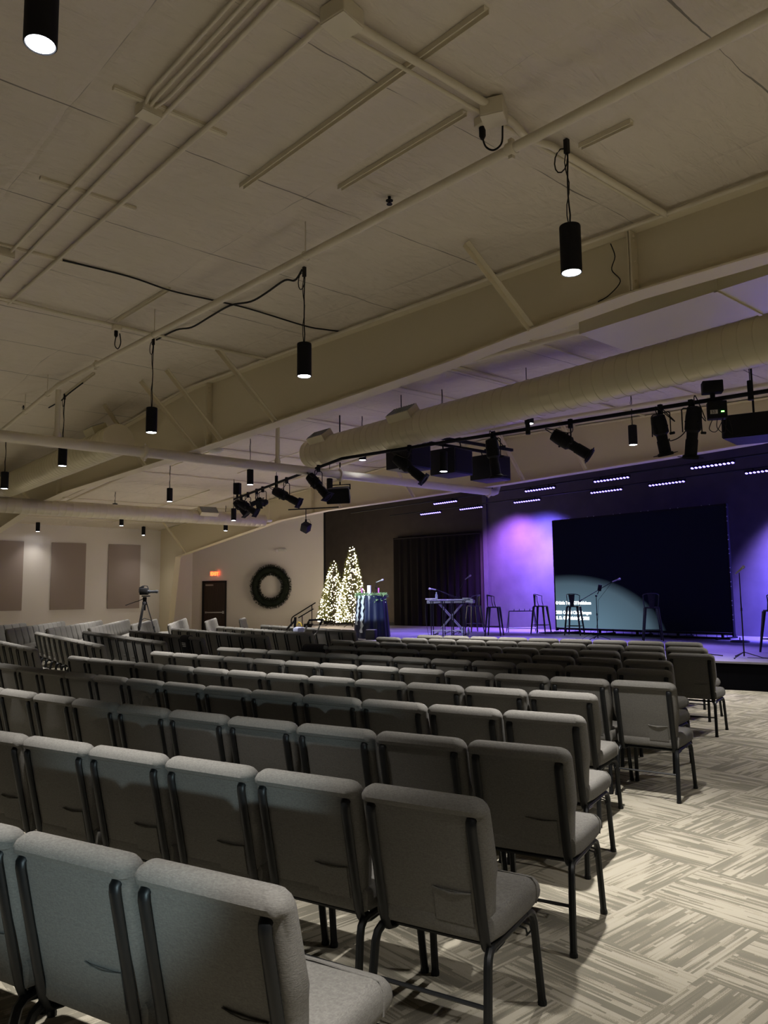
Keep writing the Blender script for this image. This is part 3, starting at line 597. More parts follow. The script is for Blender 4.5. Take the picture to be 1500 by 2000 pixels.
# black curtain
def drape(p0, p1, z0, z1, folds, amp, name, m, lab, cat, off=.10):
    bm = nb(); d = (p1 - p0); L = d.length; d.normalize(); n = Vector((d.y, -d.x, 0)); N = folds * 8
    rows = 10; V = []
    for j in range(rows + 1):
        z = z0 + (z1 - z0) * j / rows; row = []
        for i in range(N + 1):
            s = i / N; a = amp * (.35 + .65 * (1 - j / rows)) * (math.sin(s * folds * 2 * PI) + .4 * math.sin(s * folds * 3.3 * PI + 1.3))
            row.append(bm.verts.new(p0 + d * (L * s) + n * (off + a) + Vector((0, 0, z))))
        V.append(row)
    for j in range(rows):
        for i in range(N): bm.faces.new((V[j][i], V[j][i + 1], V[j + 1][i + 1], V[j + 1][i]))
    r = bmesh.ops.solidify(bm, geom=bm.faces[:], thickness=.01)
    t = thing(name, lab, cat, (0, 0, 0)); obj('cloth', bm, m, t)
    bm = nb(); tube(bm, [p0 + n * off + Vector((0, 0, z1 + .03)), p1 + n * off + Vector((0, 0, z1 + .03))], .03, 8); obj('rod', bm, m, t)
    return t
drape(B0 + BD * 3.65, B0 + BD * 7.38, .46, 3.55, 14, .045, 'curtain', 'curtain', 'black pleated curtain hanging behind the keyboard', 'curtain', .13)

# screen: large dark screen standing upstage
sc = thing('video_screen', 'huge dark video screen at the back of the stage', 'screen', (-10.75, 17.5, SZ))
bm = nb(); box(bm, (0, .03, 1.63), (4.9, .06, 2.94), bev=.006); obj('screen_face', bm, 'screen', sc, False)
bm = nb()
for s in (-1, 1): box(bm, (s * 2.47, .05, 1.6), (.035, .10, 3.06))
box(bm, (0, .05, 3.12), (4.97, .10, .04)); box(bm, (0, .05, .13), (4.97, .10, .04)); obj('screen_frame', bm, 'black', sc, False)
bm = nb()
for i in range(26):
    z = .35 + i * .108
    if (i % 7) in (1, 2, 4, 5): box(bm, (2.495, -.01, z), (.016, .016, .016))
for i in range(24):
    x = -2.3 + i * .2
    if (i % 4) in (1, 2): box(bm, (x, -.01, 3.145), (.016, .016, .016))
obj('edge_clips', bm, 'chrome', sc, False)
bm = nb()
for s in (-2.2, -1.1, 0, 1.1, 2.2):
    box(bm, (s, .25, .02), (.06, 1.0, .04)); box(bm, (s, .06, .08), (.05, .05, .12)); tube(bm, [(s, .7, .04), (s, .1, 1.5)], .02, 6)
box(bm, (0, -.1, .03), (4.9, .05, .05)); obj('support_frame', bm, 'black', sc, False)
bm = nb()
for i in range(20): tube(bm, [(-2.3 + i * .245, .0, .13), (-2.31 + i * .245, -.03, .08), (-2.3 + i * .245, -.02, .05)], .006, 5)
obj('ties', bm, 'black', sc, False)
for s, z, sz in (('O Little Town Of Bethlehem', 1.245, .118), ('2021 Capitol CMG Paragon', .985, .118), ('S. D. G. Publishing\u00a9 2021', .835, .118)):
    t = text_mesh(s, sz, 'lyric_text', 'text', sc, .003, (-2.44, -.012, z - SZ + .0), (R(90), 0, 0), 'LEFT', .0028)
    w = max(v.co.x for v in t.data.vertices); tw = 1.14 if s[0] != 'S' else 1.07
    for v in t.data.vertices: v.co.x *= tw / w

# LED bars on two pipes
pipe('rigging_pipe', 'thin pipe carrying the nearer row of purple LED bars', 'pipe', [(-20.5, 16.0, 4.36), (-2, 16.0, 4.36)], .02, 'speaker', 8)
pipe('rigging_pipe', 'thin pipe carrying the farther row of purple LED bars', 'pipe', [(-20.5, 17.75, 4.36), (-2, 17.75, 4.36)], .02, 'speaker', 8)
def make_bar():
    t = thing('led_bar', '', 'stage light', (0, 0, 0), 0, 'purple LED bars over the stage')
    bm = nb(); box(bm, (0, 0, .035), (1.0, .06, .06), bev=.006); box(bm, (-.3, 0, .08), (.03, .05, .06)); box(bm, (.3, 0, .08), (.03, .05, .06)); obj('housing', bm, 'black', t, False)
    bm = nb(); lathe(bm, [(0.0, -.012), (.02, -.010), (.032, 0.0), (.032, .006)], 12); l0 = obj('lens', bm, 'led', t); l0.location = (-.45, -.015, .0)
    l0.rotation_euler = (R(-25), 0, 0)
    for k in range(1, 11):
        c = l0.copy(); C.objects.link(c); c.parent = t; c.location = (-.45 + .09 * k, -.015, 0)
    return t
b0 = make_bar()
BARS = [(-18.4, 17.75, 'far left purple LED bar above the dark stage wall'), (-15.95, 16.0 - .0, 'purple LED bar upper one of the pair nearest the pipe elbow'), (-16.55, 17.75, 'purple LED bar lower one of the pair nearest the pipe elbow'),
 (-12.45, 16.0, 'purple LED bar above the left part of the purple wall'), (-13.5 - .8, 17.75, 'purple LED bar over the purple wall left of the screen'), (-10.3, 16.0, 'purple LED bar upper of the pair over the screen centre left'),
 (-11.6, 17.75, 'purple LED bar lower of the pair over the screen left half'), (-9.85, 17.75, 'purple LED bar over the screen right half'), (-7.8, 16.0, 'purple LED bar upper and nearest at the right'), (-7.4, 17.75, 'purple LED bar cut by the right photo edge')]
for i, (x, y, lab) in enumerate(BARS):
    if i == 0: o = b0; o.location = (x, y, 4.26); o['label'] = lab
    else: o = dup(b0, (x, y, 4.26), 0, lab)
    # light of the bar: violet-blue, straight down and on the wall behind
    if y > 17:
        if x in (-18.4, -16.55, -11.6, -9.85): w, tgt = BAR_W * .5, (x, y - 2.6, SZ)
        else: w, tgt = BAR_W * 1.6, (x + .0, 19.0, 1.2)
    else: w, tgt = BAR_W, (x, y - 2.2, SZ)
    spot('led_bar_light', (x, y, 4.2), tgt, w, (0.29, 0.20, 1.0), 64 if y < 17 or w < BAR_W else 74, .8, .15)
for x, tx, w in ((-15.6, -15.8, 1500), (-14.5, -14.8, 1900), (-6.2, -5.9, 9000)):
    spot('wall_wash_light', (x, 17.75, 4.2), (tx, 19.0, 2.1), w, {-15.6: (.42, .16, 1.0), -14.5: (.17, .13, 1.0)}.get(x, (.13, .11, 1.0)), 112, .9, .12)

# ================================================================ CHAIRS
def chair_parts(t):
    # seat cushion
    bm = nb(); secs = []
    X = Vector((1, 0, 0))
    for y, hx, z0, z1, r in ((-.215, .20, .40, .465, .02), (-.205, .235, .385, .478, .03), (-.12, .246, .38, .484, .035), (.0, .248, .378, .487, .038), (.12, .248, .376, .488, .04), (.195, .246, .374, .484, .045), (.235, .240, .376, .472, .045), (.256, .228, .384, .455, .035), (.264, .21, .398, .438, .02)):
        secs.append((Vector((0, y, (z0 + z1) / 2)), X, Vector((0, 0, 1)), hx, (z1 - z0) / 2, r))
    loft(bm, secs, 4); st_ = obj('seat', bm, 'fabric', t)
    bm = nb(); tube(bm, [(-.2465, .17, .40), (-.2475, .172, .43), (-.243, .18, .462), (-.225, .186, .482), (0, .188, .4895), (.225, .186, .482), (.243, .18, .462), (.2475, .172, .43), (.2465, .17, .40)], .0035, 5); obj('piping', bm, 'fabric', st_)
    # backrest: lofted padded slab leaning back
    bm = nb(); secs = []; lean = R(12); U = Vector((0, -math.sin(lean), math.cos(lean))); Nn = Vector((0, -math.cos(lean), -math.sin(lean)))
    base = Vector((0, -.172, .390))
    H_ = .505
    prof = [  # s, half width, front thickness, rear thickness, corner
        (.000, .200, .012, .012, .010), (.012, .214, .024, .024, .02), (.06, .222, .045, .030, .028), (.13, .226, .062, .032, .03), (.19, .232, .066, .032, .03), (.235, .246, .060, .034, .032),
        (.30, .250, .052, .034, .032), (.38, .250, .050, .034, .034), (.450, .250, .047, .034, .036), (.457, .250, .046, .043, .038), (.474, .247, .042, .047, .040), (.488, .237, .034, .040, .034), (.498, .220, .022, .028, .022), (.505, .196, .008, .012, .008)]
    for s, hx, tf, tr, r in prof:
        c = base + U * s + Nn * ((tr - tf) / 2); secs.append((c, X, Nn, hx, (tf + tr) / 2, r))
    loft(bm, secs, 5); bk = obj('backrest', bm, 'fabric', t)
    # card pocket on the lower right of the back
    bm = nb(); P = lambda x, s, n_: base + U * s + Nn * n_ + X * x
    pk = [(.02, .17), (.165, .17), (.165, .052), (.02, .052)]
    v = [bm.verts.new(P(x, s, .0335)) for x, s in pk]; w = [bm.verts.new(P(x, s, .0365)) for x, s in pk]
    bm.faces.new(w)
    for k in range(4): bm.faces.new((v[k], v[(k + 1) % 4], w[(k + 1) % 4], w[k]))
    tube(bm, [P(.018, .172, .036), (P(.05, .168, .040)), P(.09, .1655, .042), P(.13, .168, .040), P(.168, .172, .036)], .003, 5)
    obj('card_pocket', bm, 'fabric', bk)
    # back uprights (flat oval black tubes behind the back) curving under the seat
    for s in (-1, 1):
        bm = nb(); x = s * .201
        pts = [P(x, .442, .030), P(x, .434, .040), P(x, .415, .044), P(x, .25, .042), P(x * 1.0, .10, .040), P(x, .02, .038), P(x, -.02, .030), Vector((x, -.185, .352)), Vector((x, -.15, .345)), Vector((x, -.08, .347))]
        tube(bm, pts, .0205, 10, sy=.55); obj('back_upright', bm, 'frame', t)
    # side rails and cross rails
    bm = nb()
    for s in (-1, 1): tube(bm, [(s * .215, -.19, .362), (s * .215, 0, .362), (s * .215, .15, .366)], .013, 8)
    for y in (-.15, .13): tube(bm, [(-.215, y, .360), (.215, y, .360)], .011, 6)
    obj('seat_frame', bm, 'frame', t)
    for s in (-1, 1):
        bm = nb(); tube(bm, [(s * .213, -.17, .364), (s * .216, -.205, .360), (s * .220, -.228, .345), (s * .223, -.240, .315), (s * .228, -.262, .15), (s * .232, -.280, .012)], .016, 8)
        lathe(bm, [(.018, 0), (.019, .012), (.017, .02)], 8, (s * .232, -.280, 0)); obj('leg', bm, 'frame', t)
        bm = nb(); tube(bm, [(s * .213, .13, .366), (s * .216, .165, .364), (s * .220, .188, .350), (s * .223, .200, .322), (s * .228, .222, .15), (s * .232, .240, .012)], .016, 8)
        lathe(bm, [(.018, 0), (.019, .012), (.017, .02)], 8, (s * .232, .240, 0)); obj('leg', bm, 'frame', t)
    bm = nb(); tube(bm, [(-.226, -.256, .20), (.226, -.256, .20)], .009, 6, sy=.8); obj('stretcher', bm, 'frame', t)
    bm = nb(); tube(bm, [(.215, .06, .350), (.245, .06, .345), (.250, .06, .325), (.240, .075, .315), (.250, .10, .325), (.245, .10, .345), (.215, .10, .350)], .004, 5)
    obj('ganging_hook', bm, 'frame', t)
ch0 = thing('banquet_chair', '', 'chair', (0, 0, 0)); chair_parts(ch0)
ROWS = {
    'R1':[(-1.924,1.224,19.7),(-2.406,1.051,19.7),(-2.888,0.878,19.7),(-3.37,0.705,19.7)],
    'R2':[(-2.144,2.177,18.4),(-2.631,2.015,18.4),(-3.117,1.854,18.3),(-3.604,1.693,18.2),(-4.091,1.534,18.1),(-4.579,1.375,18.0)],
    'R3':[(-2.463,3.075,19.6),(-2.944,2.909,18.6),(-3.427,2.751,17.7),(-3.913,2.6,16.7),(-4.401,2.459,15.7),(-4.892,2.326,14.7),(-5.385,2.201,13.6),(-5.88,2.087,12.5),(-6.377,1.981,11.4),(-6.875,1.885,10.3)],
    'R4':[(-2.954,3.905,17.9),(-3.44,3.753,17.1),(-3.928,3.606,16.3),(-4.418,3.467,15.4),(-4.909,3.336,14.6),(-5.403,3.211,13.7),(-5.898,3.095,12.8),(-6.395,2.987,11.8),(-6.894,2.887,10.8),(-7.394,2.796,9.8),(-7.896,2.714,8.7),(-8.398,2.642,7.7),(-8.902,2.579,6.5),(-9.407,2.527,5.4)],
    'R5':[(-3.444,4.753,17.2),(-3.932,4.605,16.5),(-4.421,4.464,15.7),(-4.912,4.329,15.0),(-5.405,4.201,14.2),(-5.9,4.08,13.3),(-6.396,3.967,12.4),(-6.894,3.861,11.5),(-7.393,3.764,10.5),(-7.894,3.676,9.5),(-8.396,3.596,8.5),(-8.899,3.526,7.4),(-9.403,3.466,6.3)],
    'R6':[(-3.374,5.7,14.8),(-3.869,5.572,14.3),(-4.364,5.448,13.7),(-4.86,5.33,13.2),(-5.358,5.215,12.6),(-5.856,5.106,12.0),(-6.356,5.003,11.4),(-6.857,4.904,10.8),(-7.358,4.811,10.2),(-7.861,4.723,9.6),(-8.364,4.642,8.9),(-8.868,4.566,8.2),(-9.373,4.497,7.5)],
    'R7':[(-3.871,6.569,12.7),(-4.371,6.457,12.5),(-4.871,6.347,12.3),(-5.371,6.239,12.1),(-5.872,6.134,11.8),(-6.373,6.03,11.6),(-6.875,5.928,11.3),(-7.377,5.829,11.0),(-7.88,5.732,10.8),(-8.382,5.638,10.5),(-8.886,5.547,10.1),(-9.389,5.458,9.8)],
    'R8':[(-4.329,7.407,11.5),(-4.841,7.304,11.3),(-5.354,7.203,11.0),(-5.866,7.104,10.8),(-6.379,7.007,10.6),(-6.893,6.912,10.3),(-7.406,6.82,10.1),(-7.921,6.73,9.8),(-8.435,6.642,9.5),(-8.95,6.557,9.2)],
    'R9':[(-4.426,8.433,14.6),(-4.929,8.306,13.8),(-5.434,8.185,13.0),(-5.94,8.072,12.2),(-6.448,7.966,11.4),(-6.957,7.867,10.6),(-7.467,7.775,9.8),(-7.979,7.691,8.9),(-8.491,7.614,8.1),(-9.005,7.545,7.2),(-9.52,7.483,6.4)],
    'R10':[(-4.93,9.325,10.8),(-5.446,9.227,10.8),(-5.962,9.129,10.8),(-6.478,9.03,10.8),(-6.994,8.932,10.8),(-7.51,8.834,10.8),(-8.025,8.736,10.8),(-8.541,8.638,10.8),(-9.057,8.54,10.8),(-9.573,8.442,10.8)],
    'R11':[(-5.448,10.193,13.1),(-5.95,10.076,13.1),(-6.452,9.959,13.1),(-6.954,9.842,13.1),(-7.455,9.725,13.1),(-7.957,9.608,13.1),(-8.459,9.491,13.1),(-8.961,9.374,13.1),(-9.462,9.257,13.1)],
    'L1':[(-11.69,3.585,-3.6),(-12.202,3.617,-3.6),(-12.714,3.649,-3.6),(-13.226,3.681,-3.6),(-13.738,3.713,-3.6),(-14.25,3.745,-3.6)],
    'L2':[(-11.634,4.538,-6.8),(-12.143,4.599,-6.8),(-12.653,4.66,-6.8),(-13.162,4.72,-6.8),(-13.672,4.781,-6.8),(-14.181,4.842,-6.8),(-14.69,4.902,-6.8),(-15.2,4.963,-6.8),(-15.709,5.024,-6.8),(-16.219,5.084,-6.8),(-16.728,5.145,-6.8)],
    'L3':[(-11.679,5.514,-5.7),(-12.19,5.565,-5.7),(-12.7,5.616,-5.7),(-13.211,5.667,-5.7),(-13.721,5.718,-5.7),(-14.232,5.768,-5.7),(-14.742,5.819,-5.7),(-15.253,5.87,-5.7),(-15.763,5.921,-5.7),(-16.274,5.972,-5.7)],
    'L4':[(-12.202,6.434,-5.7),(-12.717,6.486,-5.7),(-13.232,6.537,-5.7),(-13.747,6.588,-5.7),(-14.262,6.639,-5.7),(-14.777,6.691,-5.7),(-15.292,6.742,-5.7),(-15.807,6.793,-5.7)],
    'L5':[(-11.867,7.491,-4.8),(-12.385,7.534,-4.8),(-12.903,7.577,-4.8),(-13.421,7.621,-4.8),(-13.938,7.664,-4.8),(-14.456,7.707,-4.8),(-14.974,7.751,-4.8),(-15.492,7.794,-4.8),(-16.009,7.837,-4.8)],
    'L6':[(-11.947,8.516,-6.2),(-12.457,8.572,-6.2),(-12.967,8.628,-6.2),(-13.477,8.683,-6.2),(-13.987,8.739,-6.2),(-14.497,8.795,-6.2),(-15.007,8.85,-6.2),(-15.517,8.906,-6.2),(-16.027,8.962,-6.2)],
    'L7':[(-12.164,9.682,-5.0),(-12.678,9.727,-5.0),(-13.192,9.772,-5.0),(-13.705,9.817,-5.0),(-14.219,9.862,-5.0),(-14.733,9.907,-5.0),(-15.247,9.952,-5.0),(-15.76,9.997,-5.0)],
    'M1':[(-21.264,5.265,-35.6),(-21.694,5.573,-35.6),(-22.124,5.881,-35.6),(-22.554,6.189,-35.6),(-22.984,6.497,-35.6)],
    'M2':[(-19.056,5.179,-29.5),(-19.526,5.444,-29.5),(-19.995,5.71,-29.5),(-20.464,5.975,-29.5),(-20.933,6.241,-29.5),(-21.402,6.506,-29.5),(-21.871,6.772,-29.5),(-22.34,7.037,-29.5),(-22.809,7.303,-29.5),(-23.278,7.568,-29.5),(-23.747,7.834,-29.5)],
    'M3':[(-18.455,5.889,-30.6),(-18.911,6.159,-30.6),(-19.367,6.429,-30.6),(-19.823,6.699,-30.6),(-20.279,6.969,-30.6),(-20.735,7.239,-30.6),(-21.19,7.509,-30.6),(-21.646,7.779,-30.6),(-22.102,8.049,-30.6),(-22.558,8.319,-30.6),(-23.014,8.589,-30.6),(-23.47,8.859,-30.6)],
    'M4':[(-18.164,6.735,-29.1),(-18.624,6.991,-29.1),(-19.084,7.248,-29.1),(-19.544,7.504,-29.1),(-20.004,7.76,-29.1),(-20.464,8.016,-29.1),(-20.924,8.272,-29.1),(-21.384,8.528,-29.1),(-21.844,8.784,-29.1),(-22.304,9.041,-29.1),(-22.764,9.297,-29.1),(-23.224,9.553,-29.1),(-23.684,9.809,-29.1)],
    'M5':[(-19.474,8.295,-31.3),(-19.913,8.562,-31.3),(-20.351,8.828,-31.3),(-20.789,9.095,-31.3),(-21.228,9.361,-31.3),(-21.666,9.627,-31.3),(-22.105,9.894,-31.3),(-22.543,10.16,-31.3),(-22.981,10.427,-31.3)],
    'M6':[(-18.682,8.94,-30.2),(-19.147,9.211,-30.2),(-19.612,9.482,-30.2),(-20.077,9.753,-30.2),(-20.542,10.024,-30.2),(-21.007,10.295,-30.2),(-21.472,10.566,-30.2),(-21.937,10.837,-30.2),(-22.402,11.108,-30.2),(-22.867,11.379,-30.2)],
    'M7':[(-19.964,10.648,-32.9),(-20.395,10.926,-32.9),(-20.826,11.205,-32.9),(-21.256,11.483,-32.9),(-21.687,11.762,-32.9),(-22.118,12.041,-32.9)],
    'M8':[(-20.7,12.18,-35.1),(-21.12,12.475,-35.1),(-21.539,12.771,-35.1)],
}

BLK = {'R': 'rows of grey chairs in the large right block', 'L': 'rows of grey chairs in the middle block', 'M': 'rows of grey chairs facing right by the left wall'}
first = True
for rn, lst in ROWS.items():
    k = rn[0]; ri = int(rn[1:])
    for j, (x, y, a) in enumerate(lst):
        if k == 'R':
            lab = 'grey fabric chair, %s from the right in the %s row from the camera' % (ORD[j], ORD[ri - 1])
            if rn == 'R1' and j == 0: lab = 'grey fabric chair nearest the camera, at the right end of the front-most row'
        elif k == 'L': lab = 'grey fabric chair, %s from right in the %s nearest row of the middle block' % (ORD[j], ORD[ri - 1])
        else: lab = 'grey chair facing right, %s from left in the %s nearest row by the left wall' % (ORD[j], ORD[ri - 1])
        if first: o = ch0; o.location = (x, y, 0); o.rotation_euler = (0, 0, R(a)); o['label'] = lab; o['group'] = BLK[k]; first = False
        else: dup(ch0, (x, y, 0), R(a), lab, BLK[k])

# ================================================================ WREATH, TREES, TABLE
def blades(bm, c, d, ln, w):
    d = d.normalized(); a = d.orthogonal().normalized(); a.rotate(Matrix.Rotation(random.random() * 6.28, 3, d))
    p = bm.verts.new(c - a * w); q = bm.verts.new(c + a * w); r_ = bm.verts.new(c + d * ln); bm.faces.new((p, q, r_))
wr = thing('wreath', 'large dark green wreath on the white wall right of the door', 'wreath', wpt(3.55, 1.93, .24), TH)
bm = nb(); Rm = .665; rt = .215
for i in range(7500):
    a = random.random() * 2 * PI; b = random.random() * 2 * PI; k = rt * (.35 + .6 * random.random())
    ctr = Vector((math.cos(a) * Rm, 0, math.sin(a) * Rm)); rad = Vector((math.cos(a), 0, math.sin(a)))
    dd = rad * math.cos(b) + Vector((0, 1, 0)) * math.sin(b) * .6
    tan = Vector((-math.sin(a), 0, math.cos(a)))
    blades(bm, ctr + dd * k, dd + tan * random.uniform(-.8, .8), random.uniform(.04, .09), .010)
obj('needles', bm, 'pine', wr, False)
bm = nb(); tube(bm, [(math.cos(a) * Rm, 0, math.sin(a) * Rm) for a in [k * PI / 18 for k in range(36)]], rt * .62, 10, True); obj('ring', bm, 'pine', wr)

def tree(loc, h, rb, lab, nb_):
    t = thing('christmas_tree', lab, 'christmas tree', loc, 0, 'lit trees at the stage side')
    z0 = .18
    prof = lambda u: rb * (1 - u) ** .85 * (1.0 if u > .02 else .9) + .03
    bm = nb()
    for i in range(5200):
        u = 1 - math.sqrt(random.random()); a = random.random() * 2 * PI; rr = prof(u) * (1 - .45 * random.random() ** 1.6)
        c = Vector((math.cos(a) * rr, math.sin(a) * rr, z0 + u * (h - z0))); blades(bm, c, Vector((math.cos(a), math.sin(a), random.uniform(-.5, .5))), random.uniform(.05, .11), .012)
    obj('foliage', bm, 'pine2', t, False)
    bm = nb(); tube(bm, [(0, 0, .02), (0, 0, h - .08)], .022, 6); obj('trunk', bm, 'trunk', t)
    bm = nb()
    for k in range(3):
        a = k * 2.1; tube(bm, [(0, 0, .16), (math.cos(a) * .2, math.sin(a) * .2, .08), (math.cos(a) * .3, math.sin(a) * .3, .01)], .012, 6)
    obj('stand', bm, 'trunk', t)
    bm = nb()
    ico = bmesh.new(); bmesh.ops.create_icosphere(ico, subdivisions=1, radius=1); iv = [v.co.copy() for v in ico.verts]; fi = [[v.index for v in f.verts] for f in ico.faces]; ico.free()
    for i in range(nb_):
        u = 1 - math.sqrt(random.random()); a = random.random() * 2 * PI; rr = prof(u) * random.uniform(.93, 1.06)
        c = Vector((math.cos(a) * rr, math.sin(a) * rr, z0 + u * (h - z0))); s = .017
        vs = [bm.verts.new(c + v * s) for v in iv]
        for f in fi: bm.faces.new([vs[k] for k in f])
    o = obj('string_lights', bm, 'bulb', t); o['kind'] = 'stuff'
    for z, w in ((.6, 18), (1.4, 14), (2.2, 7)):  # added unseen fill lights beside the tree, strengthening the light of its bulbs
        if z < h:
            l = bpy.data.lights.new('tree_glow', 'POINT'); l.energy = w; l.color = (1, .8, .52); l.shadow_soft_size = .5; q = bpy.data.objects.new('tree_glow', l); C.objects.link(q); q.location = (loc[0] + rb * .9, loc[1] - rb * 1.3, loc[2] + z)
    return t
tree((-22.55, 16.75, SZ), 2.40, .58, 'shorter of two lit christmas trees, beside the white wall', 430)
tree((-21.05, 16.45, SZ), 2.88, .56, 'taller of two lit christmas trees, behind the draped table', 560)

tb = thing('cocktail_table', 'tall round table under dark blue draping beside the trees', 'table', (-15.62, 12.85, SZ))
bm = nb(); lathe(bm, [(.0, 1.06), (.37, 1.06), (.37, 1.085), (.0, 1.085)], 32); obj('tabletop', bm, 'black', tb)
bm = nb(); lathe(bm, [(.03, .02), (.03, 1.06)], 10); lathe(bm, [(.26, 0), (.26, .02), (.04, .03)], 20); obj('pedestal', bm, 'black', tb)
cl = thing('table_drape', 'dark blue satin cloth hanging in folds over the tall round table', 'tablecloth', (-15.62, 12.85, SZ))
bm = nb(); N = 96; rows = 14; V = []
for j in range(rows + 1):
    z = 1.095 - 1.075 * j / rows; row = []
    for i in range(N):
        a = 2 * PI * i / N; f = math.sin(a * 13) + .5 * math.sin(a * 7 + 1); rr = .385 + .075 * j / rows + .028 * f * (j / rows) ** .6
        row.append(bm.verts.new((math.cos(a) * rr, math.sin(a) * rr, z)))
    V.append(row)
for j in range(rows):
    for i in range(N): bm.faces.new((V[j][i], V[j][(i + 1) % N], V[j + 1][(i + 1) % N], V[j + 1][i]))
bm.faces.new(V[0]); obj('skirt', bm, 'satin', cl)
for k, (a0, L_) in enumerate(((-1.52, .75), (-1.22, .95))):
    bm = nb(); a_ = []; b_ = []
    for i in range(22):
        u = i / 21; w = .035 + .012 * math.sin(i * 1.9 + k); rr = .44 + .075 * u
        p = Vector((math.cos(a0 - .03 * u) * rr, math.sin(a0 - .03 * u) * rr, 1.10 - L_ * u)); tg = Vector((-math.sin(a0), math.cos(a0), 0)) * w; sh = Vector((-math.sin(a0), math.cos(a0), 0)) * .014 * math.sin(i * 1.2)
        a_.append(p - tg + sh); b_.append(p + tg + sh)
    quadstrip(bm, a_, b_); bmesh.ops.solidify(bm, geom=bm.faces[:], thickness=.004); tag(obj('ribbon', bm, 'ribbon', None, True, (-15.62, 12.85, SZ)), ('shorter', 'longer')[k] + ' white lace ribbon hanging down the draped table', 'ribbon')
gl = thing('garland', 'pale green leaf garland around the top of the draped table', 'garland', (-15.62, 12.85, SZ + 1.1))
bm = nb()
for i in range(900):
    a = random.random() * 2 * PI; rr = random.uniform(.26, .42); c = Vector((math.cos(a) * rr, math.sin(a) * rr, random.uniform(0, .06)))
    if rr > .385: c.z -= random.uniform(0, .12) * (1.6 if math.cos(a + .6) > .3 else .6)
    blades(bm, c, Vector((math.cos(a) + random.uniform(-.8, .8), math.sin(a) + random.uniform(-.8, .8), random.uniform(-.4, .7))), random.uniform(.04, .08), .011)
obj('leaves', bm, 'leaf', gl, False)
bm = nb(); tube(bm, [(math.cos(k * PI / 12) * .33, math.sin(k * PI / 12) * .33, .015) for k in range(24)], .012, 6, True); obj('stem', bm, 'leaf', gl)
def candle(dx, dy, r, h, m, lab):
    t = thing('candle', lab, 'candle', (-15.62 + dx, 12.85 + dy, SZ + 1.096)); bm = nb(); lathe(bm, [(r, 0), (r, h - .005), (r * .8, h), (r * .2, h - .004)], 16); obj('wax', bm, m, t)
    bm = nb(); tube(bm, [(0, 0, h - .006), (.002, 0, h + .012)], .0015, 5); obj('wick', bm, 'black', t)
candle(-.05, -.04, .052, .27, 'wax', 'thick white pillar candle on the draped table')
candle(-.23, -.14, .018, .20, 'purple', 'slim purple candle left of the white pillar candle')
candle(.15, .12, .018, .20, 'purple', 'slim purple candle right of the white pillar candle')
candle(-.02, .26, .016, .14, 'wax', 'small pale candle behind the white pillar candle')

# ---------------------------------------------------------------- microphones and stands
def mic(bm_parent, p, d, s=1.0):
    d = Vector(d).normalized(); q = d.to_track_quat('Z', 'Y').to_euler()
    bm = nb(); lathe(bm, [(.010, 0), (.012, .01), (.018, .14), (.018, .15)], 12, p, q); m = obj('microphone', bm, 'greyarm', bm_parent)
    bm = nb(); lathe(bm, [(.018, .15), (.026, .165), (.028, .19), (.022, .212), (.010, .22)], 12, p, q); obj('mic_head', bm, 'chrome', m)
def tripod_base(t, h=.0):
    for k in range(3):
        a = k * 2 * PI / 3 + .4; bm = nb(); tube(bm, [(0, 0, .10), (math.cos(a) * .28, math.sin(a) * .28, .012)], .008, 6); lathe(bm, [(.012, 0), (.012, .02)], 6, (math.cos(a) * .28, math.sin(a) * .28, 0)); obj('leg', bm, 'black', t)
def micstand(loc, lab, top, boom=None, micd=(0, 0, 1), rz=0, base='tripod', cable=False):
    t = thing('microphone_stand', lab, 'microphone stand', loc, rz, None)
    bm = nb(); tube(bm, [(0, 0, .03), (0, 0, top * .55), (0, 0, top)], [.012, .011, .008], 8); lathe(bm, [(.017, 0), (.017, .05)], 8, (0, 0, top * .55)); obj('pole', bm, 'black', t)
    if base == 'tripod': tripod_base(t)
    else:
        bm = nb(); lathe(bm, [(.15, 0), (.15, .012), (.13, .02), (.02, .028)], 24); obj('base', bm, 'black', t)
    if boom:
        a, b = boom; bm = nb(); tube(bm, [a, b], .0075, 8); lathe(bm, [(.02, -.02), (.02, .02)], 10, (0, 0, top), (R(90), 0, 0)); lathe(bm, [(.014, -.04), (.014, .04)], 8, a, (Vector(b) - Vector(a)).to_track_quat('Z', 'Y').to_euler()); obj('boom', bm, 'black', t); p = b
    else: p = (0, 0, top)
    mic(t, Vector(p), micd)
    if cable:
        bm = nb(); tube(bm, [Vector(p), Vector((.05, 0, top * .9)), Vector((.03, 0, top * .5)), Vector((-.06, .02, .2)), Vector((-.25, -.3, .01)), Vector((-.5, -.2, .01))], .004, 5); obj('cable', bm, 'rubber', t)
    return t
T_ = Vector((.648, .762, 0))  # sideways as seen from the seats
micstand((-10.7, 15.76, SZ), 'black boom microphone stand centre stage with phone holder', 1.03, (Vector((-.26, -.28, .92)), Vector((.26, .30, 1.36))), (.62, .72, .35), 0, 'tripod', True)
ph = [o for o in S.objects if o.get('label', '').startswith('black boom microphone stand centre')][0]
bm = nb(); box(bm, (.06, .07, 1.22), (.09, .02, .15), (0, .2, .7), .01); tube(bm, [(.02, .02, 1.07), (.05, .06, 1.16)], .01, 6); obj('phone_holder', bm, 'black', ph)
micstand((-5.96, 12.95, SZ), 'straight microphone stand near the stage front at the right', 1.42, None, (-.05, .25, .9), 0, 'tripod', False)
o = [q for q in S.objects if q.get('label', '').startswith('straight microphone stand near')][0]
for c_ in list(o.children):
    if c_.name.startswith('microphone'): bpy.data.objects.remove(c_.children[0], do_unlink=True); bpy.data.objects.remove(c_, do_unlink=True)
mic(o, Vector((-.045, -.05, 1.40)), (.45, .52, .55))
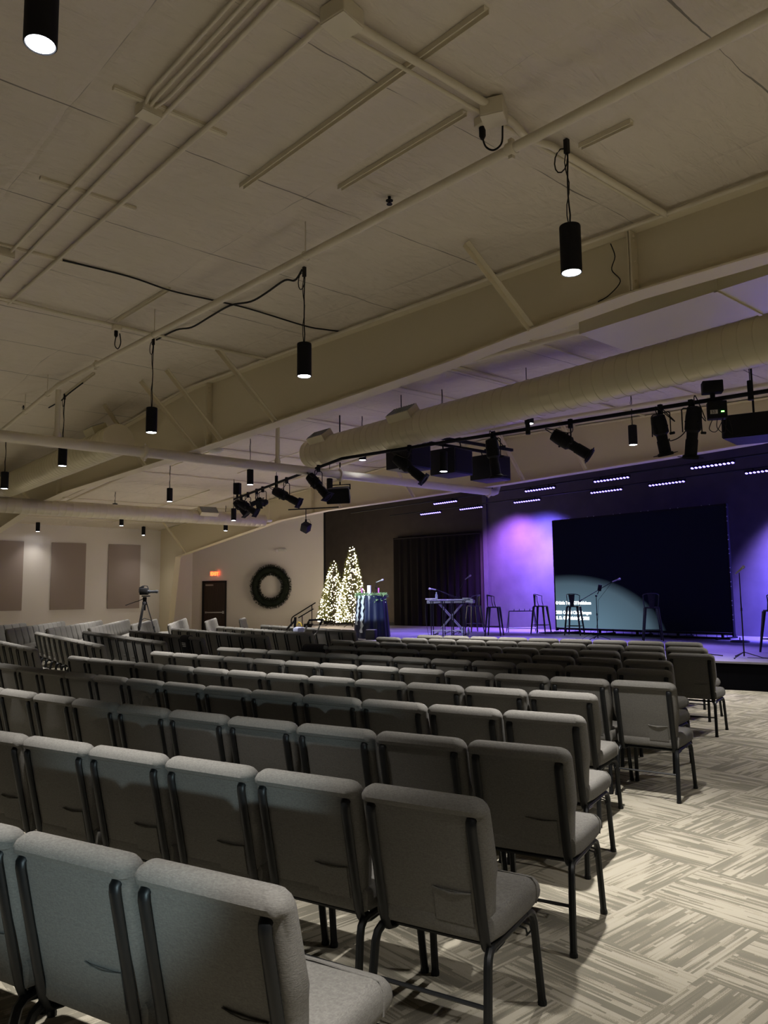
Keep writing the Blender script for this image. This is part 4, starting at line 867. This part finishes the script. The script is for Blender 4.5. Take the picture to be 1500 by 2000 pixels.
bm = nb(); tube(bm, [(.05, 0, .012), (.3, .1, .006), (.55, -.05, .006), (.8, .05, .006), (.5, .25, .006), (.2, .2, .006)], .005, 5); obj('cable', bm, 'rubber', o)
t = thing('stand_base', 'round weighted stand base lying near the right side of the screen', 'stand', (-7.83, 16.86, SZ)); bm = nb(); lathe(bm, [(.20, 0), (.20, .02), (.17, .035), (.03, .045)], 24); obj('plate', bm, 'gunmetal', t); bm = nb(); tube(bm, [(0, 0, .03), (0, 0, .10)], .014, 8); obj('socket', bm, 'black', t)
micstand((-15.97, 13.30, SZ), 'thin microphone stand behind the draped table', 1.30, (Vector((0, 0, 1.30)), Vector((.0, .0, 1.45))), (.6, .7, .35), 0, 'round')
micstand((-15.05, 15.58, SZ), 'boom microphone stand leaning left over the keyboard', 1.02, (Vector((.16, .19, .89)), Vector((-.42, -.50, 1.24))), (-.62, -.72, .12), 0, 'tripod', True)
micstand((-15.50, 15.76, SZ), 'boom microphone stand leaning right above the keyboard', .72, (Vector((-.14, -.16, .5)), Vector((.24, .28, 1.52))), (.5, .6, .6), 0, 'tripod')

# ---------------------------------------------------------------- keyboard rig
KX, KY = -15.02, 15.2; KR = math.atan2(.55, .84)
kb = thing('keyboard', 'silver electric keyboard on a crossed stand in front of the curtain', 'keyboard', (KX, KY, SZ), KR)
bm = nb(); box(bm, (0, 0, .90), (1.30, .32, .09), bev=.012); obj('case', bm, 'greyarm', kb, False)
bm = nb(); box(bm, (0, .06, .955), (1.2, .16, .012))
for k in range(36): box(bm, (-.58 + k * .0335, .06, .963), (.030, .15, .008))
obj('keys', bm, 'wax', kb, False)
bm = nb(); box(bm, (0, -.09, .95), (1.1, .09, .015)); obj('control_panel', bm, 'black', kb, False)
xs = thing('keyboard_stand', 'crossed metal stand under the silver keyboard', 'stand', (KX, KY, SZ), KR)
for s in (-1, 1):
    bm = nb()
    for y in (-.1, .1): tube(bm, [(-.42 * s, y, .02), (.32 * s, y, .84)], .014, 8)
    obj('cross_bar', bm, 'chrome', xs)
bm = nb()
for x in (-.42, .42): tube(bm, [(x, -.24, .02), (x, .24, .02)], .016, 8)
obj('foot_bar', bm, 'black', xs)
bm = nb()
for x in (-.32, .32): tube(bm, [(x, -.17, .845), (x, .17, .845)], .014, 8)
obj('support_bar', bm, 'black', xs)
kt = thing('music_table', 'narrow black table with thin legs in front of the keyboard', 'table', (KX + .30, KY - .42, SZ), KR)
bm = nb(); box(bm, (0, 0, .925), (.95, .34, .02), bev=.004); obj('tabletop', bm, 'black', kt, False)
for x in (-.44, -.12, .12, .44):
    for y in (-.13, .13): 
        bm = nb(); box(bm, (x, y, .458), (.022, .022, .915)); obj('leg', bm, 'black', kt, False)
bm = nb(); box(bm, (0, -.13, .14), (.88, .02, .02)); box(bm, (0, .13, .14), (.88, .02, .02)); obj('rail', bm, 'chrome', kt, False)
def bottle(loc, lab):
    t = thing('water_bottle', lab, 'bottle', loc); bm = nb(); lathe(bm, [(.030, 0), (.033, .01), (.033, .05), (.030, .08), (.033, .11), (.033, .15), (.014, .20), (.013, .215)], 14); obj('bottle_body', bm, 'water', t)
    bm = nb(); lathe(bm, [(.015, .212), (.015, .232)], 12); obj('cap', bm, 'white', t)
    bm = nb(); lathe(bm, [(.0335, .07), (.0335, .12)], 14); obj('bottle_label', bm, 'bag', t)
bottle((KX + .30 - .26, KY - .42 - .17, SZ + .936), 'clear water bottle standing on the black table by the keyboard')
bottle((-14.45, 15.05, SZ), 'clear water bottle on the stage floor right of the keyboard')
bottle((-14.38, 15.2, SZ), 'second clear bottle on the stage floor, just behind the first')
bm = nb(); box(bm, (0, 0, .02), (.30, .16, .04), bev=.01); tag(obj('effects_box', bm, 'white', None, True, (KX - .50, KY - .28, SZ + .96)), 'pale box on the left end of the keyboard', 'box')
bm = nb(); box(bm, (0, 0, .025), (.22, .14, .05), bev=.01); tag(obj('effects_box', bm, 'greyarm', None, True, (KX + .36, KY + .26, SZ + .956)), 'small grey box on the right end of the keyboard', 'box')
pipe('cable', 'thin cable hanging from the left end of the keyboard to the floor', 'cable', [(KX - .6, KY - .40, SZ + .86), (KX - .58, KY - .42, SZ + .5), (KX - .5, KY - .45, SZ + .2), (KX - .28, KY - .6, SZ + .01), (KX - .05, KY - .75, SZ + .01)], .006, 'rubber', 6)

def stool(loc, rz, lab):
    t = thing('bar_stool', lab, 'stool', loc, rz, 'metal bar stools on stage')
    bm = nb(); loft(bm, [(Vector((0, 0, .735)), Vector((1, 0, 0)), Vector((0, 1, 0)), .15, .15, .05), (Vector((0, 0, .75)), Vector((1, 0, 0)), Vector((0, 1, 0)), .165, .165, .05), (Vector((0, 0, .765)), Vector((1, 0, 0)), Vector((0, 1, 0)), .16, .16, .05)]); obj('seat', bm, 'gunmetal', t)
    for sx in (-1, 1):
        for sy in (-1, 1):
            bm = nb(); loft(bm, [(Vector((sx * .21, sy * .21, 0)), Vector((1, 0, 0)), Vector((0, 1, 0)), .014, .014, .004), (Vector((sx * .135, sy * .135, .74)), Vector((1, 0, 0)), Vector((0, 1, 0)), .028, .028, .006)], 1); obj('leg', bm, 'gunmetal', t)
    bm = nb(); q = .185
    for a, b in (((-q, -q), (q, -q)), ((q, -q), (q, q)), ((q, q), (-q, q)), ((-q, q), (-q, -q))): tube(bm, [(a[0], a[1], .24), (b[0], b[1], .24)], .009, 6)
    obj('foot_ring', bm, 'gunmetal', t)
    bm = nb(); pts = [(-.15, .02, .76), (-.165, -.02, .90)] + [(-.175 * math.cos(a), -.02 - .16 * math.sin(a), 1.03 + .05 * math.sin(a)) for a in [k * PI / 10 for k in range(11)]] + [(.165, -.02, .90), (.15, .02, .76)]
    tube(bm, pts, .010, 8); obj('back_hoop', bm, 'gunmetal', t)
    bm = nb()
    a_ = [(x, -.155 - .02 * (1 - abs(x) / .06), .765) for x in (-.05, -.025, 0, .025, .05)]; b_ = [(x, -.165 - .02 * (1 - abs(x) / .09), 1.065) for x in (-.085, -.042, 0, .042, .085)]
    quadstrip(bm, a_, b_); bmesh.ops.solidify(bm, geom=bm.faces[:], thickness=.004); obj('back_splat', bm, 'gunmetal', t)
    return t
stool((-13.72, 15.5, SZ), R(-60), 'metal bar stool just right of the keyboard, its back towards the purple wall')
stool((-13.35, 17.0, SZ), R(-75), 'metal bar stool in front of the purple wall left of the screen')
stool((-12.25, 17.0, SZ), R(20), 'dark metal bar stool under the white song text on the screen')
stool((-9.5, 16.15, SZ), R(35), 'dark metal bar stool in front of the middle of the screen')
stool((-6.03, 14.45, SZ), R(60), 'dark metal bar stool cut by the right photo edge')
stool((-15.55, 16.7, SZ), R(160), 'black metal bar stool behind the keyboard by the curtain')
gs = thing('guitar_rack', 'low A shaped guitar rack between two bar stools', 'guitar stand', (-14.3, 17.35, SZ), R(48))
for s in (-1, 1):
    bm = nb(); tube(bm, [(s * .42, -.18, .01), (s * .36, 0, .60), (s * .42, .2, .01)], .013, 8); obj('side_frame', bm, 'gunmetal', gs)
bm = nb(); tube(bm, [(-.36, 0, .60), (.36, 0, .60)], .014, 8)
for k in range(4): tube(bm, [(-.22 + k * .15, 0, .60), (-.22 + k * .15, -.05, .66)], .010, 6)
obj('top_bar', bm, 'black', gs)
bm = nb(); tube(bm, [(-.40, -.14, .12), (.40, -.14, .12)], .02, 8); obj('lower_bar', bm, 'white', gs)
bm = nb(); tube(bm, [(math.cos(k * .9) * (.12 + .01 * k) , math.sin(k * .9) * (.10 + .008 * k), .015 + .004 * (k % 5)) for k in range(34)], .011, 6)
tag(obj('cable_coil', bm, 'rubber', None, True, (-13.1, 17.25, SZ)), 'black coil of cable on the floor by the screen corner', 'cable')
pipe('cable', 'black cable curling over the stage floor left of the right microphone stand', 'cable', [(-8.2, 13.6, SZ + .008), (-7.8, 13.65, SZ + .008), (-7.5, 13.5, SZ + .02), (-7.2, 13.7, SZ + .008), (-7.5, 13.85, SZ + .008), (-7.7, 13.6, SZ + .012), (-7.0, 13.4, SZ + .008), (-6.4, 13.1, SZ + .008)], .009, 'rubber', 6)
bx = thing('floor_monitor', 'small black box in front of the draped table', 'speaker', (-14.97, 12.3, SZ), .5)
bm = nb(); box(bm, (0, 0, .12), (.24, .2, .24), bev=.01); obj('cabinet', bm, 'black', bx); bm = nb(); box(bm, (0, 0, .245), (.22, .18, .008)); obj('lid', bm, 'greyarm', bx, False)
bm = nb(); box(bm, (0, 0, .09), (.32, .26, .18), bev=.01); t = tag(obj('floor_box', bm, 'black', None, True, wpt(5.15, .30, .25)), 'small black box by the white wall left of the trees', 'box'); t.rotation_euler = (0, 0, TH); t.location.z = 0.285
bm = nb(); box(bm, (0, 0, .14), (.5, .4, .28)); t = tag(obj('stage_step', bm, 'black', None, False, wpt(5.15, 0, .25)), 'black step under the small box by the white wall', 'step'); t.rotation_euler = (0, 0, TH)

# stair rails left of the trees
hr = thing('handrail', 'black handrail rising past the white wall left of the trees', 'handrail', wpt(4.45, 0, .30)); w0 = hr.location
bm = nb(); tube(bm, [wpt(4.45, 0, .30) - w0, wpt(4.45, .62, .30) - w0, wpt(4.48, .70, .30) - w0, wpt(4.55, .76, .30) - w0, wpt(5.45, 1.28, .30) - w0], .022, 8); obj('rail', bm, 'black', hr)
bm = nb(); tube(bm, [wpt(5.3, 0, .30) - w0, wpt(5.3, 1.19, .30) - w0], .018, 8); obj('post', bm, 'black', hr)
hr2 = thing('handrail', 'short second black handrail just left of the shorter tree', 'handrail', wpt(5.0, 0, 1.0)); w0 = hr2.location
bm = nb(); tube(bm, [wpt(5.0, .72, 1.0) - w0, wpt(5.6, 1.05, 1.0) - w0], .022, 8); obj('rail', bm, 'black', hr2)
bm = nb(); tube(bm, [wpt(5.15, 0, 1.0) - w0, wpt(5.15, .80, 1.0) - w0], .018, 8); obj('post', bm, 'black', hr2)

# emergency light and detectors
em = thing('emergency_light', 'white twin head emergency light above the wreath', 'light', wpt(3.95, 3.40, 0), TH)
bm = nb(); box(bm, (0, -.04, 0), (.34, .07, .12), bev=.015); obj('housing', bm, 'white', em)
for s in (-1, 1):
    bm = nb(); lathe(bm, [(.02, -.02), (.06, .0), (.06, .03), (.0, .035)], 14, (s * .17, -.10, -.03), (R(100), 0, 0)); obj('lamp_head', bm, 'white', em)
def puck(loc, lab, r=.14):
    t = thing('ceiling_sensor', lab, 'sensor', loc); bm = nb(); lathe(bm, [(r * .5, .05), (r, .035), (r, .0), (r * .7, -.03), (0, -.035)], 18); obj('body', bm, 'white', t)
    bm = nb(); tube(bm, [(0, 0, .04), (0, 0, cz(loc[0]) - loc[2])], .006, 6); obj('stem', bm, 'pipe', t)
puck((-12.2, 6.45, 4.17), 'white round access point under the near beam')
puck((-16.35, 6.95, 4.52), 'white four cornered ceiling device left of the near beam')
puck((-20.3, 12.6, 3.88), 'small white disc under the far beam beside the lilac duct end', .10)

# ---------------------------------------------------------------- lighting pipe, spotlights, speakers
ZP = 3.95
pa = Vector((-3.75, 9.33, ZP)); pv = Vector((-10.5, 8.0, ZP)); pb = Vector((-16.6, 9.3, ZP))
pr = pipe('lighting_pipe', 'black lighting pipe carrying spotlights below the big duct at right', 'pipe', [pa, pv, Vector((-11.62, 8.24, ZP))], .027, 'black', 10, 'black lighting pipes')
plf = pipe('lighting_pipe', 'black lighting pipe carrying the left group of spotlights', 'pipe', [Vector((-11.88, 8.29, ZP)), pb], .027, 'black', 10, 'black lighting pipes')
for t, xs_ in ((pr, (-4.0, -6.95)), (plf, (-13.7,))):
    for x in xs_:
        y = 8.0 + (x + 10.5) * (9.33 - 8.0) / 6.75 if x > -10.5 else 8.0 + (-10.5 - x) * 1.3 / 6.1
        bm = nb(); p = Vector((x, y, ZP)) - t.location; tube(bm, [p, p + Vector((0, 0, cz(x) - ZP))], .006, 6); tube(bm, [p + Vector((0, 0, -.08)), p + Vector((0, 0, .16))], .035, 8); obj('hanger', bm, 'black', t)
def ppos(x): return Vector((x, (8.0 + (x + 10.5) * (9.33 - 8.0) / 6.75) if x > -10.5 else 8.0 + (-10.5 - x) * 1.3 / 6.1, ZP))
def ellipsoidal(x, dz, aim, L, lab, lit=False, small=False):
    p = ppos(x); t = thing('stage_spotlight', lab, 'spotlight', p + Vector((0, 0, -dz)), 0, 'black spotlights on the lighting pipes')
    d = Vector(aim).normalized(); q = d.to_track_quat('Z', 'Y').to_euler(); k = .85 if small else 1.18; L = L * 1.08
    bm = nb(); lathe(bm, [(.03, -.5 * L), (.075 * k, -.47 * L), (.085 * k, -.30 * L), (.085 * k, -.05 * L), (.06 * k, 0), (.058 * k, .12 * L), (.065 * k, .14 * L), (.065 * k, .42 * L), (.085 * k, .44 * L), (.085 * k, .5 * L), (.06 * k, .5 * L), (.055 * k, .44 * L)], 16, (0, 0, 0), q); obj('barrel', bm, 'black', t)
    bm = nb(); e = q.to_matrix()
    for a in range(4): 
        c = e @ Vector((math.cos(a * PI / 2) * .09 * k, math.sin(a * PI / 2) * .09 * k, -.2 * L)); box(bm, c, (.02, .02, .02))
    box(bm, e @ Vector((0, 0, .47 * L)), (.19 * k, .19 * k, .008), q); obj('gel_frame', bm, 'black', t, False)
    bm = nb(); lathe(bm, [(.0, .45 * L), (.054 * k, .45 * L), (.054 * k, .455 * L), (0, .46 * L)], 14, (0, 0, 0), q); obj('lens', bm, 'glass' if lit else 'speaker', t)
    sd = Vector((d.y, -d.x, 0)); sd = sd.normalized() if sd.length > .05 else Vector((1, 0, 0))
    bm = nb(); w = .115 * k; tube(bm, [sd * w, sd * w + Vector((0, 0, dz - .09)), sd * (w * .8) + Vector((0, 0, dz - .07)), -sd * (w * .8) + Vector((0, 0, dz - .07)), -sd * w + Vector((0, 0, dz - .09)), -sd * w], .008, 6); tube(bm, [sd * (w - .01), sd * (w + .05)], .018, 8); obj('yoke', bm, 'black', t)
    bm = nb(); box(bm, (0, 0, dz - .02), (.05, .05, .13)); obj('clamp', bm, 'black', t, False)
    bm = nb(); tube(bm, curvy([e @ Vector((0, 0, -.48 * L)), e @ Vector((0, 0, -.66 * L)) + Vector((0, 0, .02)), sd * .2 + Vector((0, 0, dz * .4)), Vector((.03, 0, dz - .02))]), .007, 5); obj('power_cord', bm, 'rubber', t)
    return t
ellipsoidal(-16.05, .28, (.4, .3, -.6), .42, 'black spotlight hanging left-most in the left cluster', False)
ellipsoidal(-15.55, .32, (.75, .45, -.55), .50, 'black spotlight pointing right in the left cluster', False)
ellipsoidal(-14.95, .26, (-.5, -.55, -.35), .26, 'small black spotlight with a glowing lens in the left cluster', True, True)
ellipsoidal(-14.55, .34, (.3, -.7, -.3), .28, 'lower small black spotlight with a bright lens beside the left cluster', True, True)
ellipsoidal(-13.11, .36, (.75, .45, -.45), .62, 'long black spotlight angled down right on the left pipe', False)
ellipsoidal(-11.51, .36, (.55, .25, -.65), .56, 'black spotlight left of the wedge speaker, angled down right', False)
ellipsoidal(-9.06, .34, (.55, .35, -.55), .60, 'black spotlight in front of the first hanging speaker box', False)
ellipsoidal(-7.52, .36, (.0, .15, -.9), .55, 'black spotlight pointing down in front of the third speaker box', False)
ellipsoidal(-6.30, .32, (.62, .42, -.52), .58, 'black spotlight angled right below the end of the big duct run', False)
ellipsoidal(-5.07, .36, (.02, .25, -.9), .50, 'black spotlight pointing down left of two beside the control box', False)
ellipsoidal(-4.69, .38, (-.18, .1, -.9), .62, 'black spotlight pointing down right of two beside the control box', False)
def ctrl(x, dz, s, lab, disp):
    t = thing('dimmer_box', lab, 'box', ppos(x) + Vector((0, -.02, dz))); bm = nb(); box(bm, (0, 0, 0), s, (0, 0, .6), .01); obj('case', bm, 'black', t)
    bm = nb(); box(bm, (0, 0, -dz * .5), (.05, .03, abs(dz))); obj('bracket', bm, 'black', t, False)
    if disp:
        n = Vector((math.sin(.6), -math.cos(.6), 0)); u = Vector((math.cos(.6), math.sin(.6), 0)); 
        bm = nb(); box(bm, n * (s[1] / 2 + .004) + u * .055 + Vector((0, 0, -.03)), (.035, .006, .014), (0, 0, .6)); obj('display', bm, 'greenled', t, False)
        bm = nb(); box(bm, n * (s[1] / 2 + .004) - u * .045 + Vector((0, 0, -.03)), (.085, .006, .05), (0, 0, .6)); obj('sticker', bm, 'paper', t, False)
        bm = nb()
        for k in range(3): tube(bm, curvy([Vector((-.06 + .06 * k, 0, -.1)), Vector((-.1 + .1 * k, -.02, -.22)), Vector((-.02 + .1 * k, 0, -.26 - .03 * k)), Vector((.08 + .03 * k, 0, -.1))]), .005, 5)
        obj('cord', bm, 'rubber', t)
        text_mesh('53', .05, 'number', 'black', t, .0005, n * (s[1] / 2 + .0085) - u * .075 + Vector((0, 0, -.047)), (R(90), 0, .6))
ctrl(-4.42, .15, (.24, .16, .15), 'black box on top of the lighting pipe at the right', False)
ctrl(-4.38, -.15, (.22, .14, .22), 'black control box with a green display on the lighting pipe', True)
ctrl(-16.3, .22, (.16, .14, .28), 'black power box on top of the left lighting pipe end', False)
pipe('cable', 'black cable drooping between the two spotlights beside the control box', 'cable', [ppos(-5.07) + Vector((.1, 0, -.42)), ppos(-4.95) + Vector((0, 0, -.45)), ppos(-4.8) + Vector((0, 0, -.38)), ppos(-4.6) + Vector((0, 0, -.1))], .007, 'rubber', 6)

# hanging speaker boxes in a row
bm = nb(); 
tk = thing('speaker_rail', 'black rail holding the three hanging speaker boxes', 'rail', (-9.6, 9.8, 4.30)); 
for x in (-.22, .22): box(bm, (x, 0, 0), (.05, 2.9, .05))
for y in (-1.2, 0, 1.2): box(bm, (0, y, .04), (.5, .05, .04))
obj('beam', bm, 'black', tk, False); bm = nb()
for y in (-1.2, 1.2): tube(bm, [(0, y, .05), (0, y, cz(-9.6) - 4.30)], .008, 6)
obj('hanger', bm, 'black', tk)
for k, (y, lab) in enumerate(((8.75, 'black speaker box nearest the round duct in the hanging row of three'), (9.8, 'middle black speaker box in the hanging row of three'), (10.85, 'right hand black speaker box in the hanging row of three'))):
    t = thing('speaker_box', lab, 'speaker', (-9.6, y, 3.93), .12, 'hanging speaker boxes'); bm = nb(); box(bm, (0, 0, 0), (.56, .54, .46), bev=.012); obj('cabinet', bm, 'speaker', t)
    bm = nb(); box(bm, (.283, 0, 0), (.008, .48, .40)); obj('grille', bm, 'black', t, False)
    bm = nb()
    for a in (-.2, .2): tube(bm, [(a, 0, .21), (a + .02, 0, .29), (a, 0, .36)], .012, 6)
    obj('shackle', bm, 'black', t)
def wedge(loc, rz, s, lab, tilt=.25):
    t = thing('loudspeaker', lab, 'speaker', loc, rz, None); bm = nb(); w, h, d = s
    f0 = [(-w / 2, -d / 2, -h / 2), (w / 2, -d / 2, -h / 2), (w / 2, -d / 2, h / 2), (-w / 2, -d / 2, h / 2)]
    e = Euler((tilt, 0, 0)).to_matrix()
    v0 = [bm.verts.new(e @ Vector(p)) for p in f0]; v1 = [bm.verts.new(e @ Vector((p[0] * .62, d / 2, p[2] * .8))) for p in f0]
    for k in range(4): bm.faces.new((v0[k], v0[(k + 1) % 4], v1[(k + 1) % 4], v1[k]))
    bm.faces.new(v0[::-1]); bm.faces.new(v1); bmesh.ops.bevel(bm, geom=bm.edges[:], offset=.012, segments=2, affect='EDGES'); obj('cabinet', bm, 'speaker', t)
    bm = nb(); box(bm, e @ Vector((0, -d / 2 - .004, 0)), (w * .92, .008, h * .9), (tilt, 0, 0)); obj('grille', bm, 'black', t, False)
    bm = nb(); tube(bm, [(-w * .42, 0, h * .3), (-w * .42, 0, h * .62), (w * .42, 0, h * .62), (w * .42, 0, h * .3)], .016, 6); tube(bm, [(0, 0, h * .62), (0, 0, cz(loc[0]) - loc[2] - .01)], .014, 6); obj('yoke', bm, 'black', t)
    return t
wedge((-11.75, 8.9, 3.52), R(35), (.48, .30, .36), 'black wedge loudspeaker hanging between spotlights and far beam', .35)
wedge((-4.5, 10.5, 3.76), R(20), (.80, .34, .40), 'wide black loudspeaker cut by the right photo edge', -.2)
ws = thing('wall_speaker', 'small black speaker cube hanging in front of the white wall', 'speaker', (-17.2, 11.85, 3.42), R(30))
bm = nb(); box(bm, (0, 0, 0), (.22, .22, .24), (R(30), R(28), 0), .02); obj('cabinet', bm, 'speaker', ws)
bm = nb(); tube(bm, [(0, 0, .1), (0, 0, .5)], .012, 6); tube(bm, [(0, 0, .1), (0, 0, .22)], .028, 8); tube(bm, [(.02, 0, .2), (.1, 0, .22), (.15, 0, .12), (.1, 0, .0)], .005, 5); obj('mount', bm, 'black', ws)
bm = nb(); box(bm, (.22, 0, .51), (1.5, .035, .03)); obj('track', bm, 'black', ws, False)

# ---------------------------------------------------------------- video camera on tripod
tp = thing('camera_tripod', 'black tripod standing in the aisle before the left wall', 'tripod', (-18.2, 7.75, 0), 0)
for k, a in enumerate((R(60), R(190), R(310))):
    bm = nb(); c, s_ = math.cos(a), math.sin(a)
    for off in (-.018, .018): tube(bm, [(c * .05 - s_ * off, s_ * .05 + c * off, 1.42), (c * .22 - s_ * off, s_ * .22 + c * off, .85)], .010, 6)
    tube(bm, [(c * .20, s_ * .20, .92), (c * .46, s_ * .46, .02)], .016, 8); lathe(bm, [(.02, 0), (.025, .02), (.018, .05)], 8, (c * .465, s_ * .465, 0)); lathe(bm, [(.024, -.03), (.024, .03)], 8, (c * .23, s_ * .23, .83)); obj('leg', bm, 'black', tp)
bm = nb(); tube(bm, [(math.cos(R(60)) * .17, math.sin(R(60)) * .17, 1.0), (0, 0, 1.06), (math.cos(R(190)) * .17, math.sin(R(190)) * .17, 1.0), (0, 0, 1.06), (math.cos(R(310)) * .17, math.sin(R(310)) * .17, 1.0)], .009, 6); obj('spreader', bm, 'black', tp)
bm = nb(); lathe(bm, [(.03, 1.25), (.03, 1.38), (.06, 1.40), (.06, 1.45), (.045, 1.47), (.05, 1.56), (.04, 1.58)], 14); box(bm, (.02, .02, 1.60), (.18, .10, .03), (0, 0, .85)); obj('fluid_head', bm, 'black', tp)
bm = nb(); tube(bm, [(0, 0, 1.55), (-.12, -.14, 1.47), (-.15, -.18, 1.46), (-.30, -.36, 1.38)], .010, 6); obj('pan_handle', bm, 'black', tp)
vc = thing('video_camera', 'video camera with a long pale lens on the aisle tripod', 'camera', (-18.2, 7.75, 1.615), .85)
bm = nb(); box(bm, (-.02, 0, .10), (.20, .13, .17), bev=.02); box(bm, (-.08, 0, .20), (.12, .06, .05), (0, -.5, 0), .01); obj('body', bm, 'black', vc)
bm = nb(); tube(bm, [(-.06, 0, .19), (-.02, 0, .24), (.06, 0, .23), (.08, 0, .18)], .012, 6); obj('carry_handle', bm, 'black', vc)
bm = nb(); lathe(bm, [(.045, 0), (.045, .05), (.035, .06), (.035, .18), (.042, .20), (.042, .25), (.03, .25)], 14, (.08, 0, .09), (0, R(90), 0)); obj('lens', bm, 'gunmetal', vc)
bm = nb(); box(bm, (-.13, -.03, .12), (.02, .12, .10), (0, 0, .3), .004); obj('monitor', bm, 'black', vc, False)

# ---------------------------------------------------------------- folded stroller between the middle rows
so = thing('stroller', 'dark folded stroller between the two farthest middle rows', 'stroller', (-13.35, 8.93, 0), R(-5))
bm = nb(); tube(bm, [(-.35, 0, .25), (-.10, 0, .60), (.36, 0, .80), (.50, 0, .98), (.58, 0, 1.06), (.62, 0, 1.04)], .016, 8); tube(bm, [(-.35, .3, .25), (-.10, .3, .60), (.36, .3, .80), (.50, .3, .98), (.58, .3, 1.06), (.62, .3, 1.04)], .016, 8); obj('frame', bm, 'greyarm', so)
bm = nb(); tube(bm, [(.50, 0, .98), (.60, .0, 1.08), (.60, .3, 1.08), (.50, .3, .98)], .024, 8); obj('handle', bm, 'black', so)
bm = nb(); tube(bm, [(-.55, .1, .86), (-.20, .1, 1.05)], .022, 8); tube(bm, [(-.20, .1, .85), (-.18, .1, 1.12)], .028, 8); obj('bar', bm, 'black', so)
bm = nb(); tube(bm, [(-.12, .1, .95), (-.04, .1, 1.02), (.06, .1, 1.0), (.10, .1, .94)], .012, 6); obj('grip', bm, 'yellow', so)
bm = nb(); box(bm, (-.02, .1, .84), (.22, .2, .16), bev=.05); obj('canopy', bm, 'bag', so)
for x in (-.35, .35):
    for y in (.0, .3):
        bm = nb(); lathe(bm, [(.09, -.02), (.10, -.015), (.10, .015), (.09, .02)], 16, (x, y, .10), (R(90), 0, 0)); tube(bm, [(x, y, .10), (x * .6, y, .35)], .012, 6); obj('wheel', bm, 'black', so)

# black covers over two chair tops
def cover(rn, j, lab, frac=1.0, shift=0.0):
    x, y, a = ROWS[rn][j]; t = thing('seat_cover', lab, 'cover', (x, y, 0), R(a), 'black covers on chair tops')
    lean = R(12); U = Vector((0, -math.sin(lean), math.cos(lean))); Nn = Vector((0, -math.cos(lean), -math.sin(lean))); base = Vector((0, -.172, .390))
    bm = nb(); secs = []
    for s, hx, th in ((.22, .225 * frac, .066), (.40, .232 * frac, .066), (.455, .235 * frac, .066), (.49, .225 * frac, .055), (.512, .195 * frac, .03), (.516, .17 * frac, .01)):
        secs.append((base + U * s + Nn * -.002 + Vector((shift, 0, 0)), Vector((1, 0, 0)), Nn, hx, th, min(.03, th * .6)))
    loft(bm, secs, 4); obj('cloth', bm, 'black', t)
    bm = nb(); c = base + U * .36 + Nn * .067 + Vector((shift - .02, 0, 0))
    for k, (w, z) in enumerate(((.20, .03), (.20, 0), (.17, -.03))): box(bm, c + U * z, (w * frac, .004, .012), (lean, 0, 0))
    obj('print', bm, 'paper', t, False)
cover('R8', 9, 'black cover with pale print on the left end chair of a far row', .95)
cover('L4', 1, 'black cover on the second chair of a middle block row', .9)

# blue-white spotlight from the lighting pipe landing on the keyboard side of the stage
spot('stage_spot_light', (-13.6, 8.7, 3.4), (-15.7, 12.9, 1.45), 1500, (0.75, 0.88, 1.0), 18, .3, .03)
spot('stage_spot_light', (-12.4, 8.4, 3.4), (-15.0, 15.3, 1.0), 900, (0.6, 0.68, 1.0), 18, .5, .03)
# low cool light from an unseen source behind the camera, grazing the chair tops
spot('low_cool_light', (.35, -1.35, 1.30), (-4.9, 2.9, .74), 200, (0.70, 0.93, 1.0), 21, .6, .04)
